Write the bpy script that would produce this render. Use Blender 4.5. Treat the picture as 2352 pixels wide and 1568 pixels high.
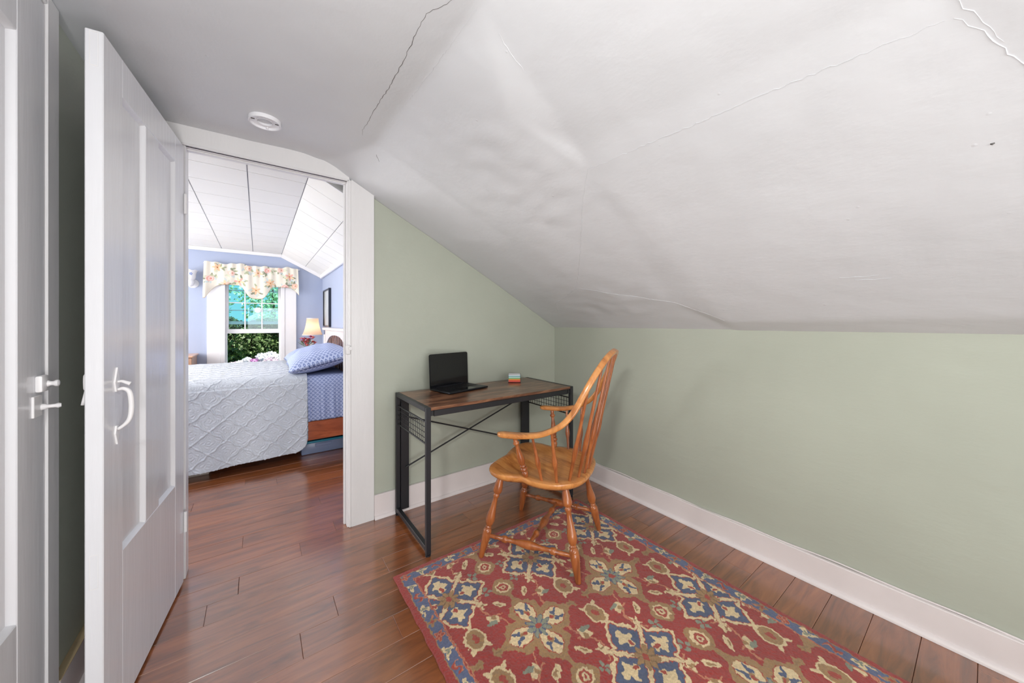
import bpy, bmesh, math, random
import numpy as np
from mathutils import Vector, Matrix, Euler, noise as mnoise

for o in list(bpy.data.objects):
    bpy.data.objects.remove(o, do_unlink=True)
random.seed(7)
SC = bpy.context.scene
COL = SC.collection
PI = math.pi

# ------------------------------------------------------------------ camera
EYE = 1.18
cam = bpy.data.cameras.new('camera')
cam.sensor_width = 36.0
cam.lens = 800.0 / 2352 * 36.0
cam.shift_y = -42.0 / 2352
cam.clip_start = 0.02
camo = bpy.data.objects.new('camera', cam)
camo.location = (0, 0, EYE)
camo.rotation_euler = (PI / 2, 0, -math.radians(36.1))
COL.objects.link(camo)
SC.camera = camo

# ------------------------------------------------------------------ light
SC.view_settings.view_transform = 'Standard'
SC.view_settings.look = 'None'
SC.view_settings.gamma = 1.0
SC.view_settings.use_curve_mapping = False
SC.view_settings.exposure = 0.2

world = bpy.data.worlds.new('sky')
world.use_nodes = True
SC.world = world
wn = world.node_tree
wbg = wn.nodes['Background']
wtc = wn.nodes.new('ShaderNodeTexCoord')
wsep = wn.nodes.new('ShaderNodeSeparateXYZ')
wcr = wn.nodes.new('ShaderNodeValToRGB')
wcr.color_ramp.elements[0].position = 0.0
wcr.color_ramp.elements[0].color = (0.36, 0.68, 0.74, 1)
wcr.color_ramp.elements[1].position = 0.6
wcr.color_ramp.elements[1].color = (0.13, 0.42, 0.56, 1)
wn.links.new(wtc.outputs['Generated'], wsep.inputs[0])
wn.links.new(wsep.outputs['Z'], wcr.inputs[0])
wn.links.new(wcr.outputs[0], wbg.inputs[0])
wbg.inputs[1].default_value = 1.3


def area(name, loc, target, sx, sy, power, color):
    l = bpy.data.lights.new(name, 'AREA')
    l.shape = 'RECTANGLE'
    l.size = sx
    l.size_y = sy
    l.energy = power
    l.color = color
    o = bpy.data.objects.new(name, l)
    o.location = loc
    o.rotation_euler = (Vector(target) - Vector(loc)).to_track_quat('-Z', 'Y').to_euler()
    COL.objects.link(o)
    return o


sun = bpy.data.lights.new('sun', 'SUN')
sun.energy = 8.0
sun.angle = math.radians(0.6)
sun.color = (1.0, 0.96, 0.88)
suno = bpy.data.objects.new('sun', sun)
suno.rotation_euler = Vector((-0.35, 0.42, -1.15)).to_track_quat('-Z', 'Y').to_euler()
COL.objects.link(suno)

# unseen fill added behind the camera; the end wall has no opening
area('near_fill', (0.55, -1.80, 1.10), (0.35, 1.6, 1.40), 1.6, 1.1, 28, (0.99, 0.99, 1.0))
# added fill aimed upwards behind the camera to brighten the ceiling
area('ceiling_fill', (0.15, -0.62, 0.20), (0.20, 0.7, 2.2), 1.0, 0.7, 14, (0.985, 0.99, 1.0))
# unseen fill added inside the bedroom's solid left wall (out of view)
area('bedroom_side_fill', (-2.42, 4.35, 1.35), (0.6, 4.2, 1.25), 1.5, 1.1, 66, (1.0, 0.985, 0.955))
# added fill for the bed's front, near the doorway end, out of view
area('bedroom_front_fill', (-1.7, 2.9, 1.75), (0.1, 3.8, 0.5), 0.6, 0.6, 15, (1.0, 0.985, 0.96))
# photographer's lamp on the left, throws the chair's faint shadow
area('photographer_lamp', (-0.38, 0.02, 1.62), (1.9, 1.3, 0.8), 0.16, 0.16, 13, (1.0, 0.98, 0.95))


# ------------------------------------------------------------------ helpers
def lin(c):
    def f(v):
        v /= 255.0
        return v / 12.92 if v <= 0.04045 else ((v + 0.055) / 1.055) ** 2.4
    return tuple(f(v) for v in c)


class MB:
    """collects shapes in one bmesh"""
    def __init__(self):
        self.b = bmesh.new()

    def box(self, x0, x1, y0, y1, z0, z1, bev=0.0, seg=1, M=None):
        r = bmesh.ops.create_cube(self.b, size=1.0)
        vs = r['verts']
        for v in vs:
            v.co = Vector(((x0 + x1) / 2 + v.co.x * (x1 - x0), (y0 + y1) / 2 + v.co.y * (y1 - y0),
                           (z0 + z1) / 2 + v.co.z * (z1 - z0)))
        if bev > 0:
            es = list({e for v in vs for e in v.link_edges})
            r2 = bmesh.ops.bevel(self.b, geom=vs + es, offset=bev, segments=seg, profile=0.5, affect='EDGES')
            vs = list({v for f in r2['faces'] for v in f.verts} | {v for v in vs if v.is_valid})
        if M is not None:
            for v in vs:
                v.co = M @ v.co
        return self

    def lathe(self, p0, p1, prof, n=16, caps=True):
        """prof: (t, radius) along p0->p1"""
        p0, p1 = Vector(p0), Vector(p1)
        d = p1 - p0
        q = d.to_track_quat('Z', 'Y')
        rings = []
        for t, r in prof:
            c = p0 + d * t
            rings.append([self.b.verts.new(c + q @ Vector((r * math.cos(2 * PI * k / n), r * math.sin(2 * PI * k / n), 0))) for k in range(n)])
        for a, b in zip(rings, rings[1:]):
            for k in range(n):
                self.b.faces.new((a[k], a[(k + 1) % n], b[(k + 1) % n], b[k]))
        if caps:
            self.b.faces.new(list(reversed(rings[0])))
            self.b.faces.new(rings[-1])
        return self

    def cyl(self, p0, p1, r, n=12, r1=None):
        return self.lathe(p0, p1, [(0, r), (1, r if r1 is None else r1)], n)

    def tube(self, pts, r, n=8, caps=True):
        pts = [Vector(p) for p in pts]
        rings = []
        prev = None
        for i, p in enumerate(pts):
            t = (pts[min(i + 1, len(pts) - 1)] - pts[max(i - 1, 0)]).normalized()
            if prev is None:
                a = Vector((0, 0, 1)) if abs(t.z) < .9 else Vector((1, 0, 0))
                u = t.cross(a).normalized()
            else:
                u = (prev - t * prev.dot(t)).normalized()
            prev = u
            w = t.cross(u)
            rr = r[i] if isinstance(r, (list, tuple)) else r
            rings.append([self.b.verts.new(p + (u * math.cos(2 * PI * k / n) + w * math.sin(2 * PI * k / n)) * rr) for k in range(n)])
        for a, b in zip(rings, rings[1:]):
            for k in range(n):
                self.b.faces.new((a[k], a[(k + 1) % n], b[(k + 1) % n], b[k]))
        if caps:
            self.b.faces.new(list(reversed(rings[0])))
            self.b.faces.new(rings[-1])
        return self

    def prism(self, pts, axis, a0, a1):
        """extrude polygon pts (2D) along axis from a0 to a1. axis 'y': pts=(x,z); 'x': pts=(y,z); 'z': pts=(x,y)"""
        def mk(p, a):
            return {'y': (p[0], a, p[1]), 'x': (a, p[0], p[1]), 'z': (p[0], p[1], a)}[axis]
        A = [self.b.verts.new(mk(p, a0)) for p in pts]
        B = [self.b.verts.new(mk(p, a1)) for p in pts]
        n = len(pts)
        self.b.faces.new(A)
        self.b.faces.new(list(reversed(B)))
        for k in range(n):
            self.b.faces.new((A[(k + 1) % n], A[k], B[k], B[(k + 1) % n]))
        return self

    def grid(self, f, nu, nv, closed_u=False):
        g = [[self.b.verts.new(f(i / nu, j / nv)) for j in range(nv + 1)] for i in range(nu if closed_u else nu + 1)]
        for i in range(nu):
            i2 = (i + 1) % nu if closed_u else i + 1
            for j in range(nv):
                self.b.faces.new((g[i][j], g[i2][j], g[i2][j + 1], g[i][j + 1]))
        return self

    def sphere(self, c, r, s=(1, 1, 1), u=12, v=8):
        m = Matrix.Translation(c) @ Matrix.Diagonal((r * s[0], r * s[1], r * s[2], 1))
        bmesh.ops.create_uvsphere(self.b, u_segments=u, v_segments=v, radius=1.0, matrix=m)
        return self


def build(name, mb, m, parent=None, smooth=None, normals=True):
    b = mb.b if isinstance(mb, MB) else mb
    if normals:
        bmesh.ops.recalc_face_normals(b, faces=b.faces)
    me = bpy.data.meshes.new(name)
    b.to_mesh(me)
    b.free()
    if m:
        for mm in (m if isinstance(m, (list, tuple)) else [m]):
            me.materials.append(mm)
    if smooth is not None:
        for p in me.polygons:
            p.use_smooth = True
        if smooth < 180:
            me.set_sharp_from_angle(angle=math.radians(smooth))
    o = bpy.data.objects.new(name, me)
    COL.objects.link(o)
    if parent:
        o.parent = parent
        o.matrix_parent_inverse = Matrix.Identity(4)
        if parent.type == 'EMPTY' or True:
            # geometry is written in world space: undo the parent's transform
            o.matrix_parent_inverse = parent_world(parent).inverted()
    return o


def parent_world(p):
    M = Matrix.LocRotScale(p.location, p.rotation_euler.to_quaternion(), p.scale)
    if p.parent:
        M = parent_world(p.parent) @ p.matrix_parent_inverse @ M
    return M


def tag(o, label=None, cat=None, group=None, kind=None):
    if label: o['label'] = label
    if cat: o['category'] = cat
    if group: o['group'] = group
    if kind: o['kind'] = kind
    return o


def thing(name, loc, label, cat, group=None):
    o = bpy.data.objects.new(name, None)
    o.empty_display_size = 0.05
    o.location = loc
    COL.objects.link(o)
    return tag(o, label, cat, group)


def struct(name, mb, m, smooth=None, label=None):
    o = build(name, mb, m, None, smooth)
    o['kind'] = 'structure'
    if label: o['label'] = label
    return o


def np_mesh(name, V, F, m, colors=None, uvs=None, smooth=True, parent=None):
    """fast mesh from numpy arrays; F is Nx4; colors linear rgb per vertex"""
    me = bpy.data.meshes.new(name)
    n, k = F.shape
    me.vertices.add(len(V))
    me.vertices.foreach_set('co', V.astype(np.float32).ravel())
    me.loops.add(n * k)
    me.loops.foreach_set('vertex_index', F.astype(np.int32).ravel())
    me.polygons.add(n)
    me.polygons.foreach_set('loop_start', np.arange(0, n * k, k, dtype=np.int32))
    me.polygons.foreach_set('use_smooth', np.full(n, smooth, dtype=bool))
    me.update(calc_edges=True)
    if colors is not None:
        a = me.color_attributes.new('paint', 'FLOAT_COLOR', 'POINT')
        c = np.ones((len(V), 4), dtype=np.float32)
        c[:, :3] = colors
        a.data.foreach_set('color', c.ravel())
    if uvs is not None:
        u = me.uv_layers.new(name='uv')
        u.data.foreach_set('uv', uvs[F.ravel()].astype(np.float32).ravel())
    me.validate()
    me.materials.append(m)
    o = bpy.data.objects.new(name, me)
    COL.objects.link(o)
    if parent:
        o.parent = parent
        o.matrix_parent_inverse = parent_world(parent).inverted()
    return o


def grid_faces(nu, nv):
    i, j = np.meshgrid(np.arange(nu - 1), np.arange(nv - 1), indexing='ij')
    a = (i * nv + j).ravel()
    return np.stack([a, a + nv, a + nv + 1, a + 1], 1)


def spline(pts, n):
    """Catmull-Rom through pts"""
    P = [Vector(p) for p in pts]
    P = [P[0] * 2 - P[1]] + P + [P[-1] * 2 - P[-2]]
    out = []
    for i in range(1, len(P) - 2):
        for k in range(n):
            t = k / n
            a, b, c, d = P[i - 1], P[i], P[i + 1], P[i + 2]
            out.append(0.5 * ((2 * b) + (c - a) * t + (2 * a - 5 * b + 4 * c - d) * t * t + (3 * b - a - 3 * c + d) * t ** 3))
    out.append(P[-2])
    return out


# ------------------------------------------------------------------ materials
def mat(name, color, rough=0.5, metal=0.0, spec=0.5, var=0.0, vscale=3.0, bump=0.0, bscale=60.0, coat=0.0,
        stretch=(1, 1, 1), color2=None, trans=0.0, ior=None, bdist=0.01, coords='Object'):
    m = bpy.data.materials.new(name)
    m.use_nodes = True
    nt = m.node_tree
    p = nt.nodes['Principled BSDF']
    c = lin(color)
    p.inputs['Base Color'].default_value = (*c, 1)
    p.inputs['Roughness'].default_value = rough
    p.inputs['Metallic'].default_value = metal
    p.inputs['Specular IOR Level'].default_value = spec
    p.inputs['Coat Weight'].default_value = coat
    p.inputs['Coat Roughness'].default_value = 0.12
    p.inputs['Transmission Weight'].default_value = trans
    if ior: p.inputs['IOR'].default_value = ior
    if var > 0 or bump > 0 or color2:
        tc = nt.nodes.new('ShaderNodeTexCoord')
        mp = nt.nodes.new('ShaderNodeMapping')
        mp.inputs['Scale'].default_value = stretch
        nt.links.new(tc.outputs[coords], mp.inputs[0])
    if var > 0 or color2:
        n = nt.nodes.new('ShaderNodeTexNoise')
        n.inputs['Scale'].default_value = vscale
        n.inputs['Detail'].default_value = 5
        nt.links.new(mp.outputs[0], n.inputs['Vector'])
        r = nt.nodes.new('ShaderNodeValToRGB')
        r.color_ramp.elements[0].position = 0.33
        r.color_ramp.elements[1].position = 0.67
        if color2:
            r.color_ramp.elements[0].color = (*lin(color2), 1)
            r.color_ramp.elements[1].color = (*c, 1)
        else:
            r.color_ramp.elements[0].color = (*[v * (1 - var) for v in c], 1)
            r.color_ramp.elements[1].color = (*[min(1, v * (1 + var)) for v in c], 1)
        nt.links.new(n.outputs[0], r.inputs[0])
        nt.links.new(r.outputs[0], p.inputs['Base Color'])
    if bump > 0:
        n2 = nt.nodes.new('ShaderNodeTexNoise')
        n2.inputs['Scale'].default_value = bscale
        n2.inputs['Detail'].default_value = 6
        nt.links.new(mp.outputs[0], n2.inputs['Vector'])
        b = nt.nodes.new('ShaderNodeBump')
        b.inputs['Strength'].default_value = bump
        b.inputs['Distance'].default_value = bdist
        nt.links.new(n2.outputs[0], b.inputs['Height'])
        nt.links.new(b.outputs[0], p.inputs['Normal'])
    return m


def plaster(name, color, var, amp):
    """old lumpy painted plaster: layered noise bump, small paint specks"""
    m = mat(name, color, rough=0.42, spec=0.35, var=var, vscale=1.6)
    nt = m.node_tree
    p = nt.nodes['Principled BSDF']
    tc = nt.nodes.new('ShaderNodeTexCoord')
    prev = None
    for sc, st, di, det in ((2.2, 1.0 * amp, 0.03, 3), (11, 0.55 * amp, 0.012, 4), (70, 0.35 * amp, 0.003, 5)):
        mp = nt.nodes.new('ShaderNodeMapping')
        mp.inputs['Scale'].default_value = (1.0, 0.7, 1.4)
        n = nt.nodes.new('ShaderNodeTexNoise')
        n.inputs['Scale'].default_value = sc
        n.inputs['Detail'].default_value = det
        b = nt.nodes.new('ShaderNodeBump')
        b.inputs['Strength'].default_value = st
        b.inputs['Distance'].default_value = di
        nt.links.new(tc.outputs['Object'], mp.inputs[0])
        nt.links.new(mp.outputs[0], n.inputs['Vector'])
        nt.links.new(n.outputs[0], b.inputs['Height'])
        if prev: nt.links.new(prev.outputs[0], b.inputs['Normal'])
        prev = b
    # raised specks
    v = nt.nodes.new('ShaderNodeTexVoronoi')
    v.inputs['Scale'].default_value = 9
    nt.links.new(tc.outputs['Object'], v.inputs['Vector'])
    mr = nt.nodes.new('ShaderNodeMapRange')
    mr.inputs['From Min'].default_value = 0.0
    mr.inputs['From Max'].default_value = 0.045
    mr.inputs['To Min'].default_value = 1.0
    mr.inputs['To Max'].default_value = 0.0
    nt.links.new(v.outputs['Distance'], mr.inputs[0])
    b = nt.nodes.new('ShaderNodeBump')
    b.inputs['Strength'].default_value = 0.6 * amp
    b.inputs['Distance'].default_value = 0.004
    nt.links.new(mr.outputs[0], b.inputs['Height'])
    nt.links.new(prev.outputs[0], b.inputs['Normal'])
    nt.links.new(b.outputs[0], p.inputs['Normal'])
    return m


def wood(name, c_dark, c_mid, c_light, rough=0.3, coat=0.3, stretch=(1.5, 18, 18), scale=2.5, rnd=0.0, spec=0.5, bump=0.1):
    m = bpy.data.materials.new(name)
    m.use_nodes = True
    nt = m.node_tree
    p = nt.nodes['Principled BSDF']
    tc = nt.nodes.new('ShaderNodeTexCoord')
    mp = nt.nodes.new('ShaderNodeMapping')
    mp.inputs['Scale'].default_value = stretch
    oi = nt.nodes.new('ShaderNodeObjectInfo')
    ml = nt.nodes.new('ShaderNodeMath'); ml.operation = 'MULTIPLY'; ml.inputs[1].default_value = 37.0
    cb = nt.nodes.new('ShaderNodeCombineXYZ')
    nt.links.new(oi.outputs['Random'], ml.inputs[0])
    for k in range(3): nt.links.new(ml.outputs[0], cb.inputs[k])
    nt.links.new(tc.outputs['Object'], mp.inputs['Vector'])
    nt.links.new(cb.outputs[0], mp.inputs['Location'])
    n = nt.nodes.new('ShaderNodeTexNoise')
    n.inputs['Scale'].default_value = scale
    n.inputs['Detail'].default_value = 8
    n.inputs['Roughness'].default_value = 0.62
    n.inputs['Distortion'].default_value = 0.9
    nt.links.new(mp.outputs[0], n.inputs['Vector'])
    r = nt.nodes.new('ShaderNodeValToRGB')
    r.color_ramp.elements[0].position = 0.3
    r.color_ramp.elements[0].color = (*lin(c_dark), 1)
    r.color_ramp.elements[1].position = 0.72
    r.color_ramp.elements[1].color = (*lin(c_light), 1)
    e = r.color_ramp.elements.new(0.5)
    e.color = (*lin(c_mid), 1)
    nt.links.new(n.outputs[0], r.inputs[0])
    src = r.outputs[0]
    if rnd > 0:
        mr = nt.nodes.new('ShaderNodeMapRange')
        mr.inputs['To Min'].default_value = 1 - rnd
        mr.inputs['To Max'].default_value = 1 + rnd
        nt.links.new(oi.outputs['Random'], mr.inputs[0])
        vm = nt.nodes.new('ShaderNodeVectorMath'); vm.operation = 'SCALE'
        nt.links.new(src, vm.inputs[0]); nt.links.new(mr.outputs[0], vm.inputs['Scale'])
        src = vm.outputs[0]
    nt.links.new(src, p.inputs['Base Color'])
    b = nt.nodes.new('ShaderNodeBump')
    b.inputs['Strength'].default_value = bump
    b.inputs['Distance'].default_value = 0.002
    nt.links.new(n.outputs[0], b.inputs['Height'])
    nt.links.new(b.outputs[0], p.inputs['Normal'])
    p.inputs['Roughness'].default_value = rough
    p.inputs['Coat Weight'].default_value = coat
    p.inputs['Coat Roughness'].default_value = 0.15
    p.inputs['Specular IOR Level'].default_value = spec
    return m


def painted(name, rough=0.8, bump=0.0, bscale=300, sheen=0.0, var=0.0):
    """colour from the mesh's own paint attribute (woven or printed pattern)"""
    m = mat(name, (200, 200, 200), rough=rough, spec=0.2, bump=bump, bscale=bscale, bdist=0.004)
    nt = m.node_tree
    a = nt.nodes.new('ShaderNodeAttribute')
    a.attribute_name = 'paint'
    nt.links.new(a.outputs['Color'], nt.nodes['Principled BSDF'].inputs['Base Color'])
    if sheen: nt.nodes['Principled BSDF'].inputs['Sheen Weight'].default_value = sheen
    return m


def ring_fabric(name):
    """pale blue cotton printed with small dark blue rings, by uv in metres"""
    m = mat(name, (150, 162, 205), rough=0.85, spec=0.15, bump=0.05, bscale=400, bdist=0.002)
    nt = m.node_tree
    p = nt.nodes['Principled BSDF']
    uv = nt.nodes.new('ShaderNodeUVMap')
    def math_(op, a, b=None):
        n = nt.nodes.new('ShaderNodeMath'); n.operation = op
        for k, v in enumerate((a, b)):
            if v is None: continue
            if isinstance(v, (int, float)): n.inputs[k].default_value = v
            else: nt.links.new(v, n.inputs[k])
        return n.outputs[0]
    sep = nt.nodes.new('ShaderNodeSeparateXYZ')
    nt.links.new(uv.outputs[0], sep.inputs[0])
    x = math_('DIVIDE', sep.outputs[0], 0.034)
    y = math_('DIVIDE', sep.outputs[1], 0.034)
    ds = []
    for off in (0.0, 0.5):
        fx = math_('SUBTRACT', math_('FRACT', math_('ADD', x, off)), 0.5)
        fy = math_('SUBTRACT', math_('FRACT', math_('ADD', y, off)), 0.5)
        fy = math_('MULTIPLY', fy, 1.25)
        d = math_('SQRT', math_('ADD', math_('MULTIPLY', fx, fx), math_('MULTIPLY', fy, fy)))
        ds.append(d)
    d = math_('MINIMUM', ds[0], ds[1])
    ring = math_('ABSOLUTE', math_('SUBTRACT', d, 0.19))
    k = math_('LESS_THAN', ring, 0.065)
    mx = nt.nodes.new('ShaderNodeMix'); mx.data_type = 'RGBA'
    mx.inputs['A'].default_value = (*lin((186, 196, 226)), 1)
    mx.inputs['B'].default_value = (*lin((96, 112, 168)), 1)
    nt.links.new(k, mx.inputs['Factor'])
    nt.links.new(mx.outputs['Result'], p.inputs['Base Color'])
    return m


def glass_mat(name, tint, refl=0.12, rough=0.0):
    m = bpy.data.materials.new(name)
    m.use_nodes = True
    nt = m.node_tree
    nt.nodes.clear()
    out = nt.nodes.new('ShaderNodeOutputMaterial')
    t = nt.nodes.new('ShaderNodeBsdfTransparent'); t.inputs[0].default_value = (*tint, 1)
    g = nt.nodes.new('ShaderNodeBsdfGlossy'); g.inputs['Roughness'].default_value = rough
    fr = nt.nodes.new('ShaderNodeFresnel'); fr.inputs[0].default_value = 1.5
    mx = nt.nodes.new('ShaderNodeMixShader')
    nt.links.new(fr.outputs[0], mx.inputs[0])
    nt.links.new(t.outputs[0], mx.inputs[1]); nt.links.new(g.outputs[0], mx.inputs[2])
    nt.links.new(mx.outputs[0], out.inputs[0])
    return m


M = {}
M['ceil'] = plaster('ceiling_plaster', (212, 214, 218), 0.03, 0.42)
M['green'] = plaster('green_wall_paint', (179, 184, 171), 0.04, 0.3)
M['white'] = mat('white_gloss_paint', (226, 225, 226), rough=0.28, spec=0.5, var=0.02, vscale=4, bump=0.25, bscale=14, stretch=(3, 3, 0.6), bdist=0.004)
M['white_door'] = mat('white_door_paint', (222, 223, 227), rough=0.2, spec=0.55, var=0.02, vscale=3, bump=0.22, bscale=12, stretch=(4, 4, 0.4), bdist=0.004)
M['base'] = mat('baseboard_paint', (232, 224, 224), rough=0.35, var=0.03, vscale=5, bump=0.2, bscale=20, bdist=0.003)
M['chip'] = mat('bare_wood_edge', (206, 184, 146), rough=0.7, var=0.1, vscale=20)
M['blue'] = mat('blue_wall_paint', (172, 182, 207), rough=0.5, var=0.02, vscale=2, bump=0.08, bscale=60, bdist=0.003)
M['tile'] = mat('ceiling_tile_white', (243, 241, 237), rough=0.55, var=0.01, vscale=4)
M['slab'] = mat('ceiling_joint_grey', (178, 180, 190), rough=0.9)
M['trimw'] = mat('bedroom_trim_white', (240, 238, 240), rough=0.35, var=0.01)
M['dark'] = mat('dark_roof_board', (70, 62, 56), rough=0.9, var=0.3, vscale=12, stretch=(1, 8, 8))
M['floor'] = wood('plank_wood', (98, 53, 24), (136, 76, 38), (160, 94, 50), rough=0.3, coat=1.0, rnd=0.12, spec=0.4, bump=0.05, stretch=(1.1, 9, 9))
M['floor'].node_tree.nodes['Principled BSDF'].inputs['Coat IOR'].default_value = 2.05
M['floor'].node_tree.nodes['Principled BSDF'].inputs['Coat Roughness'].default_value = 0.17
M['subfloor'] = mat('subfloor_dark', (44, 26, 18), rough=0.9)
M['oak'] = wood('honey_maple', (160, 94, 44), (200, 132, 70), (220, 156, 90), rough=0.3, coat=0.5, stretch=(14, 2.5, 6), scale=2.2, bump=0.05)
M['oak2'] = wood('honey_maple_turned', (122, 64, 32), (160, 90, 46), (186, 114, 62), rough=0.28, coat=0.5, stretch=(10, 10, 1.5), scale=3, bump=0.05)
M['desk'] = wood('rustic_desk_wood', (46, 28, 20), (108, 70, 50), (172, 124, 90), rough=0.3, coat=0.25, stretch=(1.2, 6, 6), scale=3.0, bump=0.1)
M['black'] = mat('black_powder_coat', (34, 35, 40), rough=0.42, spec=0.5, bump=0.05, bscale=300)
M['lap'] = mat('laptop_dark_metal', (34, 36, 42), rough=0.35, metal=0.6)
M['screen'] = mat('laptop_screen', (10, 10, 16), rough=0.09, spec=0.6)
M['key'] = mat('laptop_keys', (20, 20, 24), rough=0.45)
M['quilt'] = mat('white_quilt', (208, 212, 219), rough=0.9, spec=0.1, bump=0.1, bscale=220, bdist=0.002)
M['ring'] = ring_fabric('blue_ring_cotton')
M['bedwood'] = wood('bed_cherry_wood', (150, 70, 36), (186, 92, 50), (206, 114, 68), rough=0.35, coat=0.3, stretch=(1.5, 10, 10), scale=2)
M['slatwood'] = wood('headboard_slats', (96, 56, 40), (134, 84, 60), (160, 106, 80), rough=0.4, stretch=(8, 8, 1.5))
M['headpale'] = mat('headboard_pale', (232, 222, 220), rough=0.3, var=0.03)  # headboard wood given its whitish sky sheen as colour; also other pale parts
M['dresser'] = wood('pale_pine', (186, 140, 110), (206, 162, 134), (222, 182, 156), rough=0.4, stretch=(8, 8, 2))
M['glass'] = glass_mat('window_glass', (0.80, 0.95, 0.97))
M['clear'] = glass_mat('clear_acrylic', (0.93, 0.95, 0.97))
M['bin'] = mat('translucent_bin', (170, 186, 222), rough=0.25, trans=0.35)
M['teal'] = mat('teal_lid', (40, 150, 178), rough=0.4)
M['card'] = mat('pale_cardboard', (196, 182, 168), rough=0.8, var=0.05)
M['brass'] = mat('brass', (190, 150, 80), rough=0.3, metal=0.9)
M['porc'] = mat('white_porcelain', (240, 240, 244), rough=0.2)
M['frame'] = mat('navy_black_frame', (24, 30, 48), rough=0.3)
M['crack'] = mat('crack_dark', (108, 106, 104), rough=1.0)


# ================================================================== STRUCTURE
XL, XR, YD = -0.487, 2.055, 2.2     # left wall, right knee wall, doorway wall
YN = -1.9
ZF = 2.085                          # flat ceiling
KN = 1.135                          # knee wall height

# ---- floor: every plank an object
floor = struct('floor', MB().box(-2.7, 2.3, -2.0, 5.75, -0.06, -0.013), M['subfloor'], label='dark subfloor under the reddish brown wooden floorboards')
joint_at = {}
for jx, jy in ((0.129, 1.468), (-0.07, 1.973), (0.18, 2.09), (0.332, 2.657), (0.113, 3.181), (0.504, 1.708), (1.028, 1.918)):
    joint_at[math.floor((jy - 1.675) / 0.127)] = jx
plank_cache = {}


def plank_mesh(L, W):
    key = (round(L, 3), round(W, 3))
    if key not in plank_cache:
        mb = MB()
        mb.box(0, L, 0, W, -0.013, 0.0)
        b = mb.b
        top = [e for e in b.edges if all(v.co.z > -0.001 for v in e.verts)]
        bmesh.ops.bevel(b, geom=top, offset=0.0012, segments=1, affect='EDGES')
        bmesh.ops.recalc_face_normals(b, faces=b.faces)
        me = bpy.data.meshes.new('plank')
        b.to_mesh(me); b.free()
        me.materials.append(M['floor'])
        plank_cache[key] = me
    return plank_cache[key]


rp = random.Random(3)
for k in range(math.floor((-1.9 - 1.675) / 0.127), math.ceil((5.6 - 1.675) / 0.127)):
    y0 = 1.675 + k * 0.127
    xmin = XL if y0 < 2.1 else -1.5
    xmax = XR if y0 < 2.2 else 0.75
    PL = 1.2
    j = joint_at.get(k, rp.uniform(-0.6, 0.6))
    x = j - PL * math.ceil((j - xmin) / PL)
    while x < xmax:
        a, b_ = max(x, xmin), min(x + PL, xmax)
        if b_ - a > 0.03:
            o = bpy.data.objects.new('plank', plank_mesh(b_ - a - 0.0006, 0.127 - 0.001))
            o.location = (a + 0.0003, y0 + 0.0005, 0)
            COL.objects.link(o)
            o.parent = floor
        x += PL

# ---- doorway wall (green, follows the ceiling line), with the door opening
prof = [(XL - 0.1, 2.085), (-0.057, 2.093), (0.12, 2.10), (0.20, 2.098), (0.28, 2.085), (0.34, 2.062), (0.425, 2.012), (0.563, 1.937), (0.80, 1.815), (0.965, 1.734), (1.25, 1.583), (1.497, 1.453), (1.80, 1.285), (XR + 0.02, KN)]
OX0, OX1, OZ = -0.285, 0.43, 2.012


def proftop(x):
    for (a, b), (c, d) in zip(prof, prof[1:]):
        if x <= c:
            return b + (d - b) * (x - a) / (c - a)
    return prof[-1][1]


up = 0.03
WT = 0.065
pts = [(XL - 0.1, -0.05), (OX0, -0.05), (OX0, OZ), (OX1, OZ), (OX1, -0.05), (XR + 0.12, -0.05)] + [(x, z + up) for x, z in reversed(prof)]
pts[-len(prof)] = (XR + 0.12, KN + up)
struct('wall_doorway', MB().prism(pts, 'y', YD, YD + WT), M['green'], label='pale green plaster wall with the bedroom doorway')
struct('wall_right', MB().box(XR, XR + 0.1, YN - 0.1, YD + 0.02, -0.05, KN + 0.03), M['green'], label='long low green knee wall under the sloped ceiling')
struct('wall_left', MB().box(XL - 0.1, XL, YN - 0.1, YD + 0.02, -0.05, ZF + 0.04), M['green'], label='narrow green wall strip behind the open door')
nw = MB()
nw.prism([(XL - 0.1, -0.05), (XR + 0.1, -0.05), (XR + 0.1, KN + 0.1), (0.485, ZF + 0.1), (XL - 0.1, ZF + 0.1)], 'y', YN - 0.1, YN)
struct('wall_near', nw, M['green'], label='green end wall behind the viewer')
# casing strips added behind the camera round the fill light, no opening
w2 = MB()
for (a, b_, c, d) in ((-0.22, -0.12, 0.62, 1.9), (1.52, 1.62, 0.62, 1.4), (-0.22, 1.62, 0.58, 0.68), (-0.12, 0.7, 1.8, 1.9)):
    w2.box(a, b_, YN, YN + 0.03, c, d, 0.003)
w2o = struct('added_casing_near', w2, M['white'], label='white casing strips added on the solid end wall behind the viewer')

# ---- ceiling: creased old plaster, hand-placed vertices, then subdivided and lumped
m1 = (ZF - KN) / (XR - 0.485)


def s1b(x): return ZF - (x - 0.485) * m1


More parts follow.
